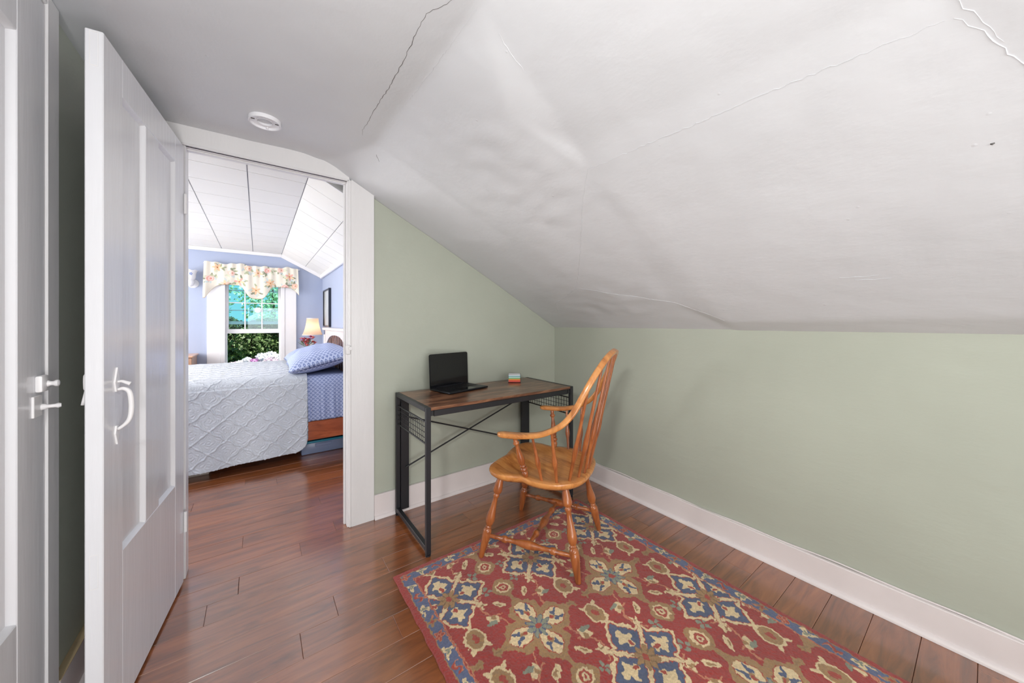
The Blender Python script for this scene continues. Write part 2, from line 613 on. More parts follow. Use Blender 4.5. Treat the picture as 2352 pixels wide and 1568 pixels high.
P = {}
for i, (x, z) in enumerate(prof): P['W%d' % i] = (x, YD + 0.01, z)
P['A'] = (0.485, 1.85, ZF); P['A2'] = (0.20, 1.95, ZF + 0.004)
P['L1'] = (XL - 0.1, 1.9, ZF); P['Q'] = (0.505, 0.85, ZF - 0.005); P['L2'] = (XL - 0.1, 0.85, ZF)
P['Qn'] = (0.505, -0.1, ZF - 0.005); P['L3'] = (XL - 0.1, -0.1, ZF)
P['N0'] = (XL - 0.1, YN - 0.1, ZF); P['N1'] = (0.485, YN - 0.1, ZF); P['N2'] = (1.10, YN - 0.1, s1b(1.10)); P['N3'] = (XR + 0.02, YN - 0.1, KN)
P['P'] = (1.05, 0.933, s1b(1.05) + 0.040); P['P2'] = (1.078, 0.038, s1b(1.078) + 0.040)
P['Pu'] = (0.985, 0.915, s1b(0.985) + 0.047); P['Pv'] = (1.010, 0.050, s1b(1.010) + 0.047)
P['O1'] = (0.72, 1.03, s1b(0.72)); P['O2'] = (0.99, 1.24, s1b(0.99)); P['O3'] = (1.30, 1.50, s1b(1.30) + 0.003)
P['R'] = (1.63, 1.54, s1b(1.63) + 0.012); P['U'] = (1.80, 1.015, s1b(1.80) + 0.012); P['T'] = (1.940, 0.79, s1b(1.940) - 0.016)
P['T3'] = (1.935, 0.47, s1b(1.935) - 0.018); P['T2'] = (1.925, 0.165, s1b(1.925) - 0.018)
P['Wc'] = (1.215, -0.045, s1b(1.215) + 0.030); P['Wd'] = (1.93, -0.55, s1b(1.93) - 0.020)
P['E1'] = (XR + 0.02, 1.6, KN); P['E2'] = (XR + 0.02, 0.8, KN); P['E3'] = (XR + 0.02, 0.15, KN); P['E4'] = (XR + 0.02, -0.4, KN)
P['B'] = (0.80, 1.75, s1b(0.80)); P['C'] = (1.20, 1.65, s1b(1.20) + 0.004)
tris = '''L1 W0 W1;L1 W1 A2;W1 W2 A2;W2 W3 A2;W3 W4 A2;W4 A A2;W4 W5 A;W5 W6 A;W6 W7 A;W7 B A;W7 W8 B;W8 W9 B;W9 C B;W9 W10 C;W10 W11 C;W11 R C;W11 W12 R;W12 E1 R;W12 W13 E1;
L1 A2 L2;A2 A L2;A Q L2;A B O1;A O1 Q;B O2 O1;B C O2;C O3 O2;C R O3;Q O1 Pu;O1 P Pu;O1 O2 P;O2 O3 P;O3 R P;R U P;R E1 U;E1 E2 U;U E2 T;T E2 T3;E2 E3 T3;T3 E3 T2;U T P;P T T3;P T3 P2;P2 T3 T2;
L2 Q Qn;L2 Qn L3;Q Pu Pv;Q Pv Qn;Pu P P2;Pu P2 Pv;Pv P2 Qn;P2 T2 Wc;Wc T2 Wd;T2 E3 Wd;E3 E4 Wd;Qn P2 Wc;Qn Wc N2;L3 Qn N1;L3 N1 N0;Qn N2 N1;Wc Wd N2;Wd E4 N3;Wd N3 N2'''
cx_ = np.arange(XL - 0.1, XR + 0.0201, 0.0165); cx_[-1] = XR + 0.02
cy_ = np.arange(YN - 0.1, YD + 0.0101, 0.0165); cy_[-1] = YD + 0.01
HX, HY = np.meshgrid(cx_, cy_, indexing='ij')
HZ = np.full(HX.shape, np.nan)
for t in tris.replace('\n', '').split(';'):
    k3 = t.split()
    if len(k3) != 3: continue
    (x1, y1, z1), (x2, y2, z2), (x3, y3, z3) = [P[k] for k in k3]
    dt = (y2 - y3) * (x1 - x3) + (x3 - x2) * (y1 - y3)
    if abs(dt) < 1e-9: continue
    l1 = ((y2 - y3) * (HX - x3) + (x3 - x2) * (HY - y3)) / dt
    l2 = ((y3 - y1) * (HX - x3) + (x1 - x3) * (HY - y3)) / dt
    l3 = 1 - l1 - l2
    mk_ = (l1 >= -1e-3) & (l2 >= -1e-3) & (l3 >= -1e-3) & np.isnan(HZ)
    HZ[mk_] = (l1 * z1 + l2 * z2 + l3 * z3)[mk_]
base_ = np.minimum(ZF, s1b(HX))
HZ = np.where(np.isnan(HZ), base_, HZ)
raw = HZ.copy()
for _ in range(1):      # soften the creases
    p_ = np.pad(HZ, 1, mode='edge')
    HZ = (p_[1:-1, 1:-1] * 2 + p_[:-2, 1:-1] + p_[2:, 1:-1] + p_[1:-1, :-2] + p_[1:-1, 2:]) / 6
edge_ = np.clip((YD - HY) / 0.25, 0, 1) * np.clip((XR - HX) / 0.2, 0, 1)
k0 = np.clip((YD + 0.01 - HY) / 0.05, 0, 1) * np.clip((XR + 0.02 - HX) / 0.03, 0, 1)
HZ = raw * (1 - k0) + HZ * k0
nz = np.zeros(HX.shape)
for i in range(HX.shape[0]):
    for j in range(HX.shape[1]):
        x, y = HX[i, j], HY[i, j]
        a = 0.010 * mnoise.noise(Vector((x * 1.7, y * 1.7, 0.3))) + 0.0022 * mnoise.noise(Vector((x * 7.0, y * 7.0, 7.3)))
        g = math.exp(-(((x - 1.80) / 0.25) ** 2 + ((y - 1.45) / 0.42) ** 2))
        a += g * 0.008 * mnoise.noise(Vector((x * 15, y * 8, 2)))
        g = math.exp(-(((x - 0.95) / 0.30) ** 2 + ((y - 1.25) / 0.35) ** 2))
        a += g * 0.008 * mnoise.noise(Vector((x * 15, y * 8, 5)))
        nz[i, j] = a
HZ = HZ + edge_ * nz
Fc = grid_faces(len(cx_), len(cy_))[:, ::-1]
co_ = np_mesh('ceiling', np.stack([HX.ravel(), HY.ravel(), HZ.ravel()], 1), Fc, M['ceil'])
cm = co_.data
ceil = co_
sm = ceil.modifiers.new('thick', 'SOLIDIFY'); sm.thickness = 0.05; sm.offset = -1
tag(ceil, 'uneven white painted plaster ceiling, flat on the left and sloping down to the right', kind='structure')
# bvh for resting cracks on the ceiling
from mathutils.bvhtree import BVHTree
bm_ = bmesh.new(); bm_.from_mesh(cm); cbvh = BVHTree.FromBMesh(bm_); bm_.free()


def ceilz(x, y):
    h = cbvh.ray_cast(Vector((x, y, 0.5)), Vector((0, 0, 1)))
    return h[0].z if h[0] else ZF


def crack(name, pts, r, m):
    out = []
    for (a, c) in zip(pts, pts[1:]):
        n = max(2, int(math.hypot(c[0] - a[0], c[1] - a[1]) / 0.012))
        for i in range(n):
            t = i / n
            j = 0.0025
            x = a[0] + (c[0] - a[0]) * t + random.uniform(-j, j)
            y = a[1] + (c[1] - a[1]) * t + random.uniform(-j, j)
            out.append((x, y, ceilz(x, y) - 0.0002))
    n = len(out)
    rr = [r * (0.35 + 0.65 * math.sin(PI * (i + 0.5) / n)) * random.uniform(0.6, 1.1) for i in range(n)]
    return build(name, MB().tube(out, rr, 4), m, ceil)


crack('crack', [(0.46, 0.80), (0.436, 0.89), (0.397, 0.966), (0.396, 1.054), (0.401, 1.127), (0.407, 1.326), (0.400, 1.529), (0.403, 1.625), (0.398, 1.737), (0.41, 1.80)], 0.0011, M['crack'])
crack('crack', [(0.50, 1.90), (0.515, 1.915), (0.528, 1.935)], 0.0012, M['crack'])
crack('plaster_seam', [(0.505, 0.86), (0.50, 1.1), (0.492, 1.4), (0.488, 1.62)], 0.0009, M['ceil'])
crack('plaster_seam', [(1.63, 1.54), (1.72, 1.28), (1.80, 1.015), (1.88, 0.88), (1.94, 0.79)], 0.0018, M['ceil'])
crack('plaster_seam', [(1.05, 0.933), (1.13, 1.03), (1.28, 1.18), (1.46, 1.36), (1.63, 1.54)], 0.0016, M['ceil'])
crack('plaster_seam', [(1.078, 0.038), (1.13, 0.0), (1.215, -0.045), (1.34, -0.13)], 0.0016, M['ceil'])
crack('plaster_seam', [(1.00, 0.08), (1.03, 0.05), (1.09, 0.012), (1.16, -0.02)], 0.0010, M['ceil'])
crack('plaster_seam', [(1.63, 1.54), (1.70, 1.72), (1.74, 1.85), (1.86, 1.95)], 0.0022, M['ceil'])
crack('plaster_seam', [(1.05, 0.933), (1.058, 0.7), (1.066, 0.4), (1.078, 0.038)], 0.0016, M['ceil'])
crack('plaster_seam', [(0.58, 0.86), (0.64, 0.872), (0.70, 0.875)], 0.0012, M['ceil'])
crack('stain', [(1.345, -0.005), (1.352, 0.0)], 0.004, M['crack'])
for (x, y) in ((1.70, 0.27), (1.715, 0.235)):
    crack('plaster_seam', [(x, y + 0.05), (x + 0.005, y), (x, y - 0.06)], 0.0018, M['ceil'])

# ---- baseboards (board + shoe moulding)
def baseboard(name, axis, pos, a0, a1, h, side, label):
    mb = MB()
    t = 0.02 * side
    if axis == 'x':     # runs along x at y = pos
        mb.box(a0, a1, min(pos, pos + t), max(pos, pos + t), 0, h, 0.003)
    else:
        mb.box(min(pos, pos + t), max(pos, pos + t), a0, a1, 0, h, 0.003)
    o = struct(name, mb, M['base'], label=label)
    mb = MB()
    n = 5
    sec = [(0, 0)] + [(0.017 * math.cos(q * PI / 2 / n), 0.019 * math.sin(q * PI / 2 / n)) for q in range(n + 1)]
    pts = [(pos + t + side * s[0], s[1] + 0.0005) for s in sec]
    mb.prism(pts, 'x' if axis == 'x' else 'y', a0, a1)
    build('shoe_moulding', mb, M['base'], o, 30)
    return o


baseboard('baseboard_doorway', 'x', YD, 0.565, XR, 0.142, -1, 'white baseboard under the desk on the doorway wall')
br = baseboard('baseboard_right', 'y', XR, YN, YD - 0.02, 0.125, -1, 'pinkish white baseboard along the low right wall')
bl = baseboard('baseboard_left', 'y', XL, 1.60, YD, 0.135, 1, 'white baseboard with worn top behind the open door')
build('worn_edge', MB().box(XL, XL + 0.0215, 1.60, YD, 0.1352, 0.1375), M['chip'], bl)
# wavy caulk line where the right wall meets its board
pts = [(XR - 0.004, y, 0.127 + 0.003 * math.sin(y * 5) + 0.002 * math.sin(y * 17 + 1)) for y in np.linspace(-0.6, 2.17, 90)]
build('caulk_line', MB().tube(pts, 0.0035, 5), M['base'], br, 180)

# ---- door casing and jambs
tr = MB()
top = [(x, proftop(x) + 0.012) for x in (-0.41, -0.2, -0.057, 0.05, 0.12, 0.16, 0.20, 0.24, 0.28, 0.31, 0.34, 0.38, 0.425)]
tr.prism([(-0.41, 2.006), (0.428, 2.006)] + list(reversed(top)), 'y', YD - 0.02, YD)
t1 = struct('trim_1', tr, M['white'], label='white header board over the bedroom doorway with its right end curved to the ceiling')
build('bead', MB().box(-0.285, 0.418, YD - 0.024, YD + 0.002, 2.000, 2.008, 0.002), M['white'], t1)
build('head_jamb', MB().box(-0.285, 0.43, YD - 0.012, YD + WT + 0.003, 2.000, 2.014, 0.002), M['white'], t1)
build('door_stop', MB().box(-0.27, 0.416, YD + 0.022, YD + 0.045, 1.994, 2.0, 0.001), M['white'], t1)
tr = MB()
tr.prism([(0.437, 0.0), (0.563, 0.0), (0.563, 1.946), (0.437, 2.012)], 'y', YD - 0.022, YD)
t2 = struct('trim_2', tr, M['white'], label='white casing board right of the bedroom doorway')
build('bead', MB().box(0.423, 0.437, YD - 0.027, YD + 0.002, 0.0, 2.006, 0.005, 2), M['white'], t2)
build('side_jamb', MB().box(0.416, 0.431, YD - 0.014, YD + WT + 0.003, 0.0, 2.0, 0.002), M['white'], t2)
build('door_stop', MB().box(0.406, 0.416, YD + 0.03, YD + 0.05, 0.0, 1.994, 0.002), M['white'], t2)
sk = MB().box(0.405, 0.432, YD - 0.033, YD - 0.022, 1.00, 1.055, 0.004)
sk.cyl((0.428, YD - 0.040, 1.035), (0.428, YD - 0.02, 1.035), 0.010)
build('latch_keeper', sk, M['white'], t2, 40)
t3 = struct('trim_3', MB().box(-0.40, -0.287, YD - 0.02, YD, 0.0, 2.006, 0.002), M['white'], label='white casing board on the hinge side of the bedroom doorway')
build('side_jamb', MB().box(-0.287, -0.27, YD - 0.012, YD + WT + 0.003, 0.0, 2.0, 0.002), M['white'], t3)


# ---- panelled doors
def door_leaf(name, origin, u, w, label, z0=0.012, z1=1.982, panels=((0.116, 0.302), (0.426, 0.599)), pz=(0.49, 1.865), T=0.036, side=1, pr=None):
    """u: horizontal unit vector from hinge to free edge; leaf thickness grows to n*side"""
    u = Vector(u).normalized()
    n = Vector((-u.y, u.x, 0)) * side
    O = Vector(origin)
    Mx = Matrix.Identity(4)
    for r in range(3):
        Mx[r][0] = u[r]; Mx[r][1] = n[r]; Mx[r][2] = (0, 0, 1)[r]; Mx[r][3] = O[r]
    e = MB().box(0, panels[0][0], 0, T, z0, z1, 0.0025, 1, Mx)
    d = struct(name, e, M['white_door'], label=label)
    # the first stile is the door object itself; others are parts
    cuts = [(panels[0][1], panels[1][0], 'mid_stile'), (panels[1][1], w, 'stile')]
    for a, c, nm in cuts:
        build(nm, MB().box(a, c, 0, T, z0 if nm == 'stile' else pz[0], z1 if nm == 'stile' else pz[1], 0.0025, 1, Mx), M['white_door'], d)
    build('rail', MB().box(panels[0][0], panels[1][1], 0.0003, T - 0.0003, z0, pz[0], 0.002, 1, Mx), M['white_door'], d)
    build('rail', MB().box(panels[0][0], panels[1][1], 0.0003, T - 0.0003, pz[1], z1, 0.002, 1, Mx), M['white_door'], d)
    pr = pr or (T / 2 - 0.005, T / 2 + 0.005)
    for a, c in panels:
        build('panel', MB().box(a, c, pr[0], pr[1], pz[0], pz[1], 0, 1, Mx), M['white_door'], d)
        mb = MB()
        s = 0.008
        for sy, y in ((1, 0.0015), (-1, T - 0.0015)):
            yi = pr[0] if sy > 0 else pr[1]
            o4 = [(a, pz[0]), (c, pz[0]), (c, pz[1]), (a, pz[1])]
            i4 = [(a + s, pz[0] + s), (c - s, pz[0] + s), (c - s, pz[1] - s), (a + s, pz[1] - s)]
            A = [mb.b.verts.new(Mx @ Vector((p[0], y, p[1]))) for p in o4]
            B = [mb.b.verts.new(Mx @ Vector((p[0], yi, p[1]))) for p in i4]
            for k in range(4):
                mb.b.faces.new((A[k], A[(k + 1) % 4], B[(k + 1) % 4], B[k]))
        build('moulding', mb, M['white_door'], d)
    return d, Mx, T


d1, DM, DT = door_leaf('door_1', (-0.272, 2.15, 0), (-0.0725, -0.714, 0), 0.715, 'open white two-panel door with iron thumb latch, standing into the room', side=-1)


def dpt(s, y, z): return DM @ Vector((s, y, z))


# hinges
for z in (0.28, 1.72):
    build('hinge', MB().cyl(dpt(0.0, -0.006, z - 0.045), dpt(0.0, -0.006, z + 0.045), 0.006), M['white'], d1, 40)
# thumb latch: on the face toward the doorway (y<0 side)
f = -1
lm = MB()
def plate(mb, s, z, w, h, y0, y1):
    pts = [(s - w * 0.25, z - h / 2), (s + w * 0.25, z - h / 2), (s + w / 2, z - h * 0.1), (s + w * 0.28, z + h * 0.15), (s, z + h / 2), (s - w * 0.28, z + h * 0.15), (s - w / 2, z - h * 0.1)]
    A = [mb.b.verts.new(dpt(p[0], y0, p[1])) for p in pts]
    B = [mb.b.verts.new(dpt(p[0], y1, p[1])) for p in pts]
    n = len(pts)
    mb.b.faces.new(A); mb.b.faces.new(list(reversed(B)))
    for k in range(n): mb.b.faces.new((A[k], A[(k + 1) % n], B[(k + 1) % n], B[k]))
plate(lm, 0.642, 1.015, 0.030, 0.070, 0.0, -0.004)
hd = build('latch_plate', lm, M['white'], d1)
lm = MB(); plate(lm, 0.642, 0.852, 0.024, -0.055, 0.0, -0.004)
build('latch_plate', lm, M['white'], d1)
hp = spline([dpt(0.642, -0.004, 0.985), dpt(0.642, -0.016, 0.987), dpt(0.642, -0.028, 0.975), dpt(0.642, -0.032, 0.94), dpt(0.642, -0.030, 0.905), dpt(0.642, -0.022, 0.885), dpt(0.642, -0.004, 0.868)], 5)
build('pull_handle', MB().tube(hp, [0.0042 + 0.0022 * math.sin(PI * i / (len(hp) - 1)) for i in range(len(hp))], 10), M['white'], d1, 180)
tp = spline([dpt(0.642, -0.002, 1.008), dpt(0.642, -0.012, 1.009), dpt(0.642, -0.022, 1.004), dpt(0.642, -0.030, 1.000)], 4)
build('thumb_lever', MB().tube(tp, [0.003 + 0.003 * (i / (len(tp) - 1)) for i in range(len(tp))], 8), M['white'], d1, 180)
lb = MB()
a = [dpt(0.690, DT, 1.035), dpt(0.690, DT + 0.007, 1.035), dpt(0.690, DT + 0.007, 1.0), dpt(0.690, DT + 0.005, 0.995), dpt(0.690, DT + 0.012, 0.955)]
lb.tube(spline(a, 4), 0.0038, 8)
build('latch_bar', lb, M['white'], d1, 180)
for z in (1.93, 0.50, 0.12):
    mb = MB()
    for s0, s1_, z0, z1 in ((DT * .28, DT * .72, z + .045, z + .047), (DT * .28, DT * .72, z - .047, z - .045), (DT * .70, DT * .73, z - .046, z + .046), (DT * .27, DT * .30, z - .046, z + .046)):
        for q in (1,):
            mb.box(0.7149, 0.7158, s0, s1_, z0, z1, 0, 1, DM)
    build('painted_hinge_mark', mb, M['white'], d1)

# closet door on the left wall
d2, DM2, DT2 = door_leaf('door_2', (XL + 0.001, 0.80, 0), (0, 1, 0), 0.715, 'closed white panelled closet door at the far left',
                         z1=2.045, panels=((0.116, 0.290), (0.405, 0.580)), pz=(0.455, 1.885), T=0.017, side=-1, pr=(0.0003, 0.0022))
t4 = struct('trim_4', MB().box(XL, XL + 0.022, 1.519, 1.588, 0, 2.083, 0.003), M['white'], label='white casing strip right of the closet door')
t5 = struct('trim_5', MB().box(XL, XL + 0.022, 0.70, 1.519, 2.05, 2.083, 0.003), M['white'], label='white casing above the closet door')
t6 = struct('trim_6', MB().box(XL, XL + 0.022, 0.70, 0.798, 0, 2.05, 0.003), M['white'], label='white casing left of the closet door')
XF = XL + 0.017
kb = MB().box(XF, XF + 0.014, 1.462, 1.500, 0.998, 1.042, 0.005, 2)
kb.lathe((XF + 0.012, 1.492, 1.018), (XF + 0.034, 1.492, 1.018), [(0, .010), (.3, .006), (.5, .006), (.7, .009), (.9, .009), (1, .005)], 12)
build('rim_latch', kb, M['white'], d2, 40)
kp = MB().box(XF, XF + 0.005, 1.447, 1.490, 0.935, 0.99, 0.001)
build('latch_plate', kp, M['white'], d2)
kp = MB().lathe((XF + 0.003, 1.487, 0.957), (XF + 0.036, 1.495, 0.957), [(0, .009), (.2, .008), (.35, .005), (.7, .005), (.85, .007), (1, .005)], 12)
build('turn_knob', kp, M['white'], d2, 40)

# ================================================================== BEDROOM SHELL
YB = 5.6      # far wall
XB = 0.74     # right wall
ZB = 2.104
zbr = 1.855   # slope meets right wall
ms = (ZB - zbr) / (XB - 0.257)


def bs(x): return ZB if x < 0.257 else ZB - (x - 0.257) * ms


WX0, WX1, WZ0, WZ1 = -0.345, 0.262, 0.60, 1.80
fw = MB()
fw.box(-2.7, WX0, YB, YB + 0.12, -0.05, ZB + 0.1)
fw.box(WX1, XB + 0.1, YB, YB + 0.12, -0.05, ZB + 0.1)
fw.box(WX0, WX1, YB, YB + 0.12, WZ1, ZB + 0.1)
fw.box(WX0, WX1, YB, YB + 0.12, -0.05, WZ0)
struct('wall_bedroom_far', fw, M['blue'], label='blue bedroom wall around the window')
struct('wall_bedroom_right', MB().box(XB, XB + 0.1, YD + WT, YB, -0.05, zbr + 0.05), M['blue'], label='blue bedroom wall behind the bed head')
struct('wall_bedroom_left', MB().box(-2.7, -2.6, YD + WT, YB, -0.05, ZB + 0.1), M['blue'], label='blue bedroom wall beyond the left edge of the doorway')
struct('wall_bedroom_near', MB().box(-2.7, XL - 0.1, YD, YD + WT, -0.05, ZB + 0.1), M['blue'], label='bedroom side of the doorway wall')
cb_ = MB()
cb_.box(-2.7, 0.257, YD + WT, YB, ZB + 0.007, ZB + 0.05)
cs = [(0.257, ZB + 0.007), (XB + 0.1, bs(XB + 0.1) + 0.007), (XB + 0.1, bs(XB + 0.1) + 0.05), (0.257, ZB + 0.05)]
cb_.prism(cs, 'y', 2.445, YB)
c2 = struct('ceiling_bedroom', cb_, M['slab'], label='bedroom ceiling of white square tiles, flat then sloping to the right')
build('edge_strip', MB().prism([(0.257, ZB - 0.004), (XB, bs(XB) - 0.004), (XB, bs(XB) + 0.05), (0.257, ZB + 0.05)], 'y', 2.425, 2.443), M['trimw'], c2)


def tile(x0, x1, y0, y1, slope):
    g = 0.0032
    mb = MB()
    if slope:
        pts = [(x0 + g, bs(x0 + g)), (x1 - g, bs(x1 - g)), (x1 - g, bs(x1 - g) + 0.007), (x0 + g, bs(x0 + g) + 0.007)]
        mb.prism(pts, 'y', y0 + g, y1 - g)
    else:
        mb.box(x0 + g, x1 - g, y0 + g, y1 - g, ZB, ZB + 0.007)
    return build('ceiling_tile', mb, M['tile'], c2)


ys = [YD + WT, 2.357, 2.667] + [2.667 + 0.31 * k for k in range(1, 10)] + [YB]
for y0, y1 in zip(ys, ys[1:]):
    if y1 - y0 < 0.02: continue
    xs = [0.257 - 0.31 * k for k in range(0, 10)]
    for xa, xb in zip(xs[1:], xs): tile(xa, xb, y0, y1, False)
    ya = max(y0, 2.445)
    if y1 > ya:
        tile(0.257, 0.53, ya, y1, True)
        tile(0.53, XB, ya, y1, True)
# crown moulding
def crown_sec(z, s=0.035): return [(0, 0), (0, -s), (-0.006, -s), (-s * 0.35, -s * 0.45), (-s * 0.8, -0.006), (-s * 0.8, 0)]
cr = MB()
cr.box(-2.6, 0.257, YB - 0.028, YB, ZB - 0.045, ZB - 0.001, 0.006)
ct = struct('trim_7', cr, M['trimw'], label='white crown moulding where the blue bedroom walls meet the tiled ceiling')
build('slope_moulding', MB().prism([(0.25, ZB - 0.046), (XB, zbr - 0.05), (XB, zbr - 0.001), (0.257, ZB - 0.001)], 'y', YB - 0.028, YB), M['trimw'], ct)
build('side_moulding', MB().box(XB - 0.03, XB, 2.44, YB, zbr - 0.045, zbr + 0.01, 0.006), M['trimw'], ct)
# roof boards above (dark cavity at the top right of the doorway)
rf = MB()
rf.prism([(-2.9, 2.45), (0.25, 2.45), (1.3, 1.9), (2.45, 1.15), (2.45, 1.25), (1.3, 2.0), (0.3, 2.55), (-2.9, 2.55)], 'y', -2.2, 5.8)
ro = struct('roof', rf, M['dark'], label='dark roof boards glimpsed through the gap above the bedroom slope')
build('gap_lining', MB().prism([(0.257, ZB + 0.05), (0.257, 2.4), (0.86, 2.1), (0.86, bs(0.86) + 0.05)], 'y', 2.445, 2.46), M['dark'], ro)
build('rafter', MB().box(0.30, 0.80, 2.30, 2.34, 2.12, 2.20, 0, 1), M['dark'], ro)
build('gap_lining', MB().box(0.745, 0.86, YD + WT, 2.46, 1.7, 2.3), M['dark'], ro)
# outer gables so no sky leaks into the attic
build('gable', MB().box(-2.9, 2.5, 5.75, 5.8, 2.1, 2.6), M['dark'], ro)

# ---- window_1
wn1 = struct('window_1', MB().box(-0.500, -0.372, YB - 0.022, YB, 0.50, 1.80, 0.003), M['trimw'], label='white double-hung bedroom window with the lower sash raised')
build('casing', MB().box(0.290, 0.423, YB - 0.022, YB, 0.50, 1.80, 0.003), M['trimw'], wn1)
build('casing', MB().box(-0.500, 0.423, YB - 0.022, YB, 1.80, 1.90, 0.003), M['trimw'], wn1)
build('stool', MB().box(-0.53, 0.45, YB - 0.06, YB + 0.03, 0.59, 0.615, 0.004), M['trimw'], wn1)
for x0, x1 in ((-0.372, -0.328), (0.246, 0.290)):
    build('window_jamb', MB().box(x0, x1, YB - 0.028, YB + 0.12, 0.60, 1.80, 0.003), M['trimw'], wn1)
for x0, x1 in ((-0.328, -0.312), (0.230, 0.246)):
    build('sash_track', MB().box(x0, x1, YB + 0.03, YB + 0.11, 0.61, 1.80, 0.002), M['trimw'], wn1)


def sash(y, z0, z1, bars_z, rail_h):
    d_ = 0.022
    s = build('sash', MB().box(-0.326, 0.244, y, y + d_, z0, z0 + rail_h, 0.003), M['trimw'], wn1)
    build('sash_stile', MB().box(-0.326, -0.298, y, y + d_, z0 + rail_h, z1, 0.002), M['trimw'], s)
    build('sash_stile', MB().box(0.218, 0.244, y, y + d_, z0 + rail_h, z1, 0.002), M['trimw'], s)
    build('sash_rail', MB().box(-0.298, 0.218, y, y + d_, z1 - 0.03, z1, 0.002), M['trimw'], s)
    for x in (-0.134, 0.043):
        build('muntin', MB().box(x - 0.007, x + 0.007, y + 0.002, y + d_ - 0.002, z0 + rail_h, z1 - 0.03, 0.002), M['trimw'], s)
    for z in bars_z:
        build('muntin', MB().box(-0.298, 0.218, y + 0.003, y + d_ - 0.003, z - 0.006, z + 0.006, 0.002), M['trimw'], s)
    build('pane', MB().box(-0.298, 0.218, y + 0.010, y + 0.012, z0 + rail_h, z1 - 0.03), M['glass'], s)
    return s


sash(YB + 0.035, 1.050, 1.75, (1.44,), 0.055)
s2 = sash(YB + 0.075, 1.165, 1.79, (1.345, 1.60), 0.04)
lk = MB().box(-0.09, -0.02, YB + 0.060, YB + 0.078, 1.205, 1.215, 0.003)
lk.cyl((-0.055, YB + 0.068, 1.215), (-0.055, YB + 0.068, 1.226), 0.018)
build('sash_lock', lk, M['porc'], s2, 40)
dd = build('white_disc', MB().lathe((0.0, YB + 0.030, 1.350), (0.0, YB + 0.036, 1.350), [(0, 0.028), (0.5, 0.036), (1, 0.036)], 28), M['porc'], None, 40)  # plain white disc in front of the pane
tag(dd, 'round white disc at the bedroom window glass', 'disc')

# ---- casing strips added by the bedroom side fill (outside the view), no opening
sw = MB()
for (a, b_, c, d) in ((3.5, 3.6, 0.7, 2.0), (5.1, 5.2, 0.7, 2.0), (3.5, 5.2, 0.62, 0.72), (3.5, 5.2, 1.95, 2.05)):
    sw.box(-2.6, -2.57, a, b_, c, d, 0.003)
struct('added_casing_bedroom', sw, M['trimw'], label='white casing strips added on the solid bedroom side wall, out of view')

# ================================================================== RUG
RX0, RX1, RY0, RY1 = 0.503, 1.722, -0.205, 1.628
RZ = 0.010
C_RED = np.array(lin((160, 56, 50))); C_RED2 = np.array(lin((132, 40, 40))); C_CREAM = np.array(lin((226, 202, 158)))
C_TAN = np.array(lin((164, 128, 86))); C_BLUE = np.array(lin((82, 92, 120))); C_GREY = np.array(lin((138, 142, 124)))
C_BBLUE = np.array(lin((92, 102, 134))); C_PEACH = np.array(lin((196, 128, 96))); C_RUST = np.array(lin((168, 68, 52)))


def vnoise(x, y, s, seed):
    """cheap value noise on arrays"""
    r = np.random.RandomState(seed)
    T = r.rand(64, 64)
    u = x * s; v = y * s
    i = np.floor(u).astype(int); j = np.floor(v).astype(int)
    fu = u - i; fv = v - j
    fu = fu * fu * (3 - 2 * fu); fv = fv * fv * (3 - 2 * fv)
    g = lambda a, b: T[a % 64, b % 64]
    return (g(i, j) * (1 - fu) + g(i + 1, j) * fu) * (1 - fv) + (g(i, j + 1) * (1 - fu) + g(i + 1, j + 1) * fu) * fv - 0.5


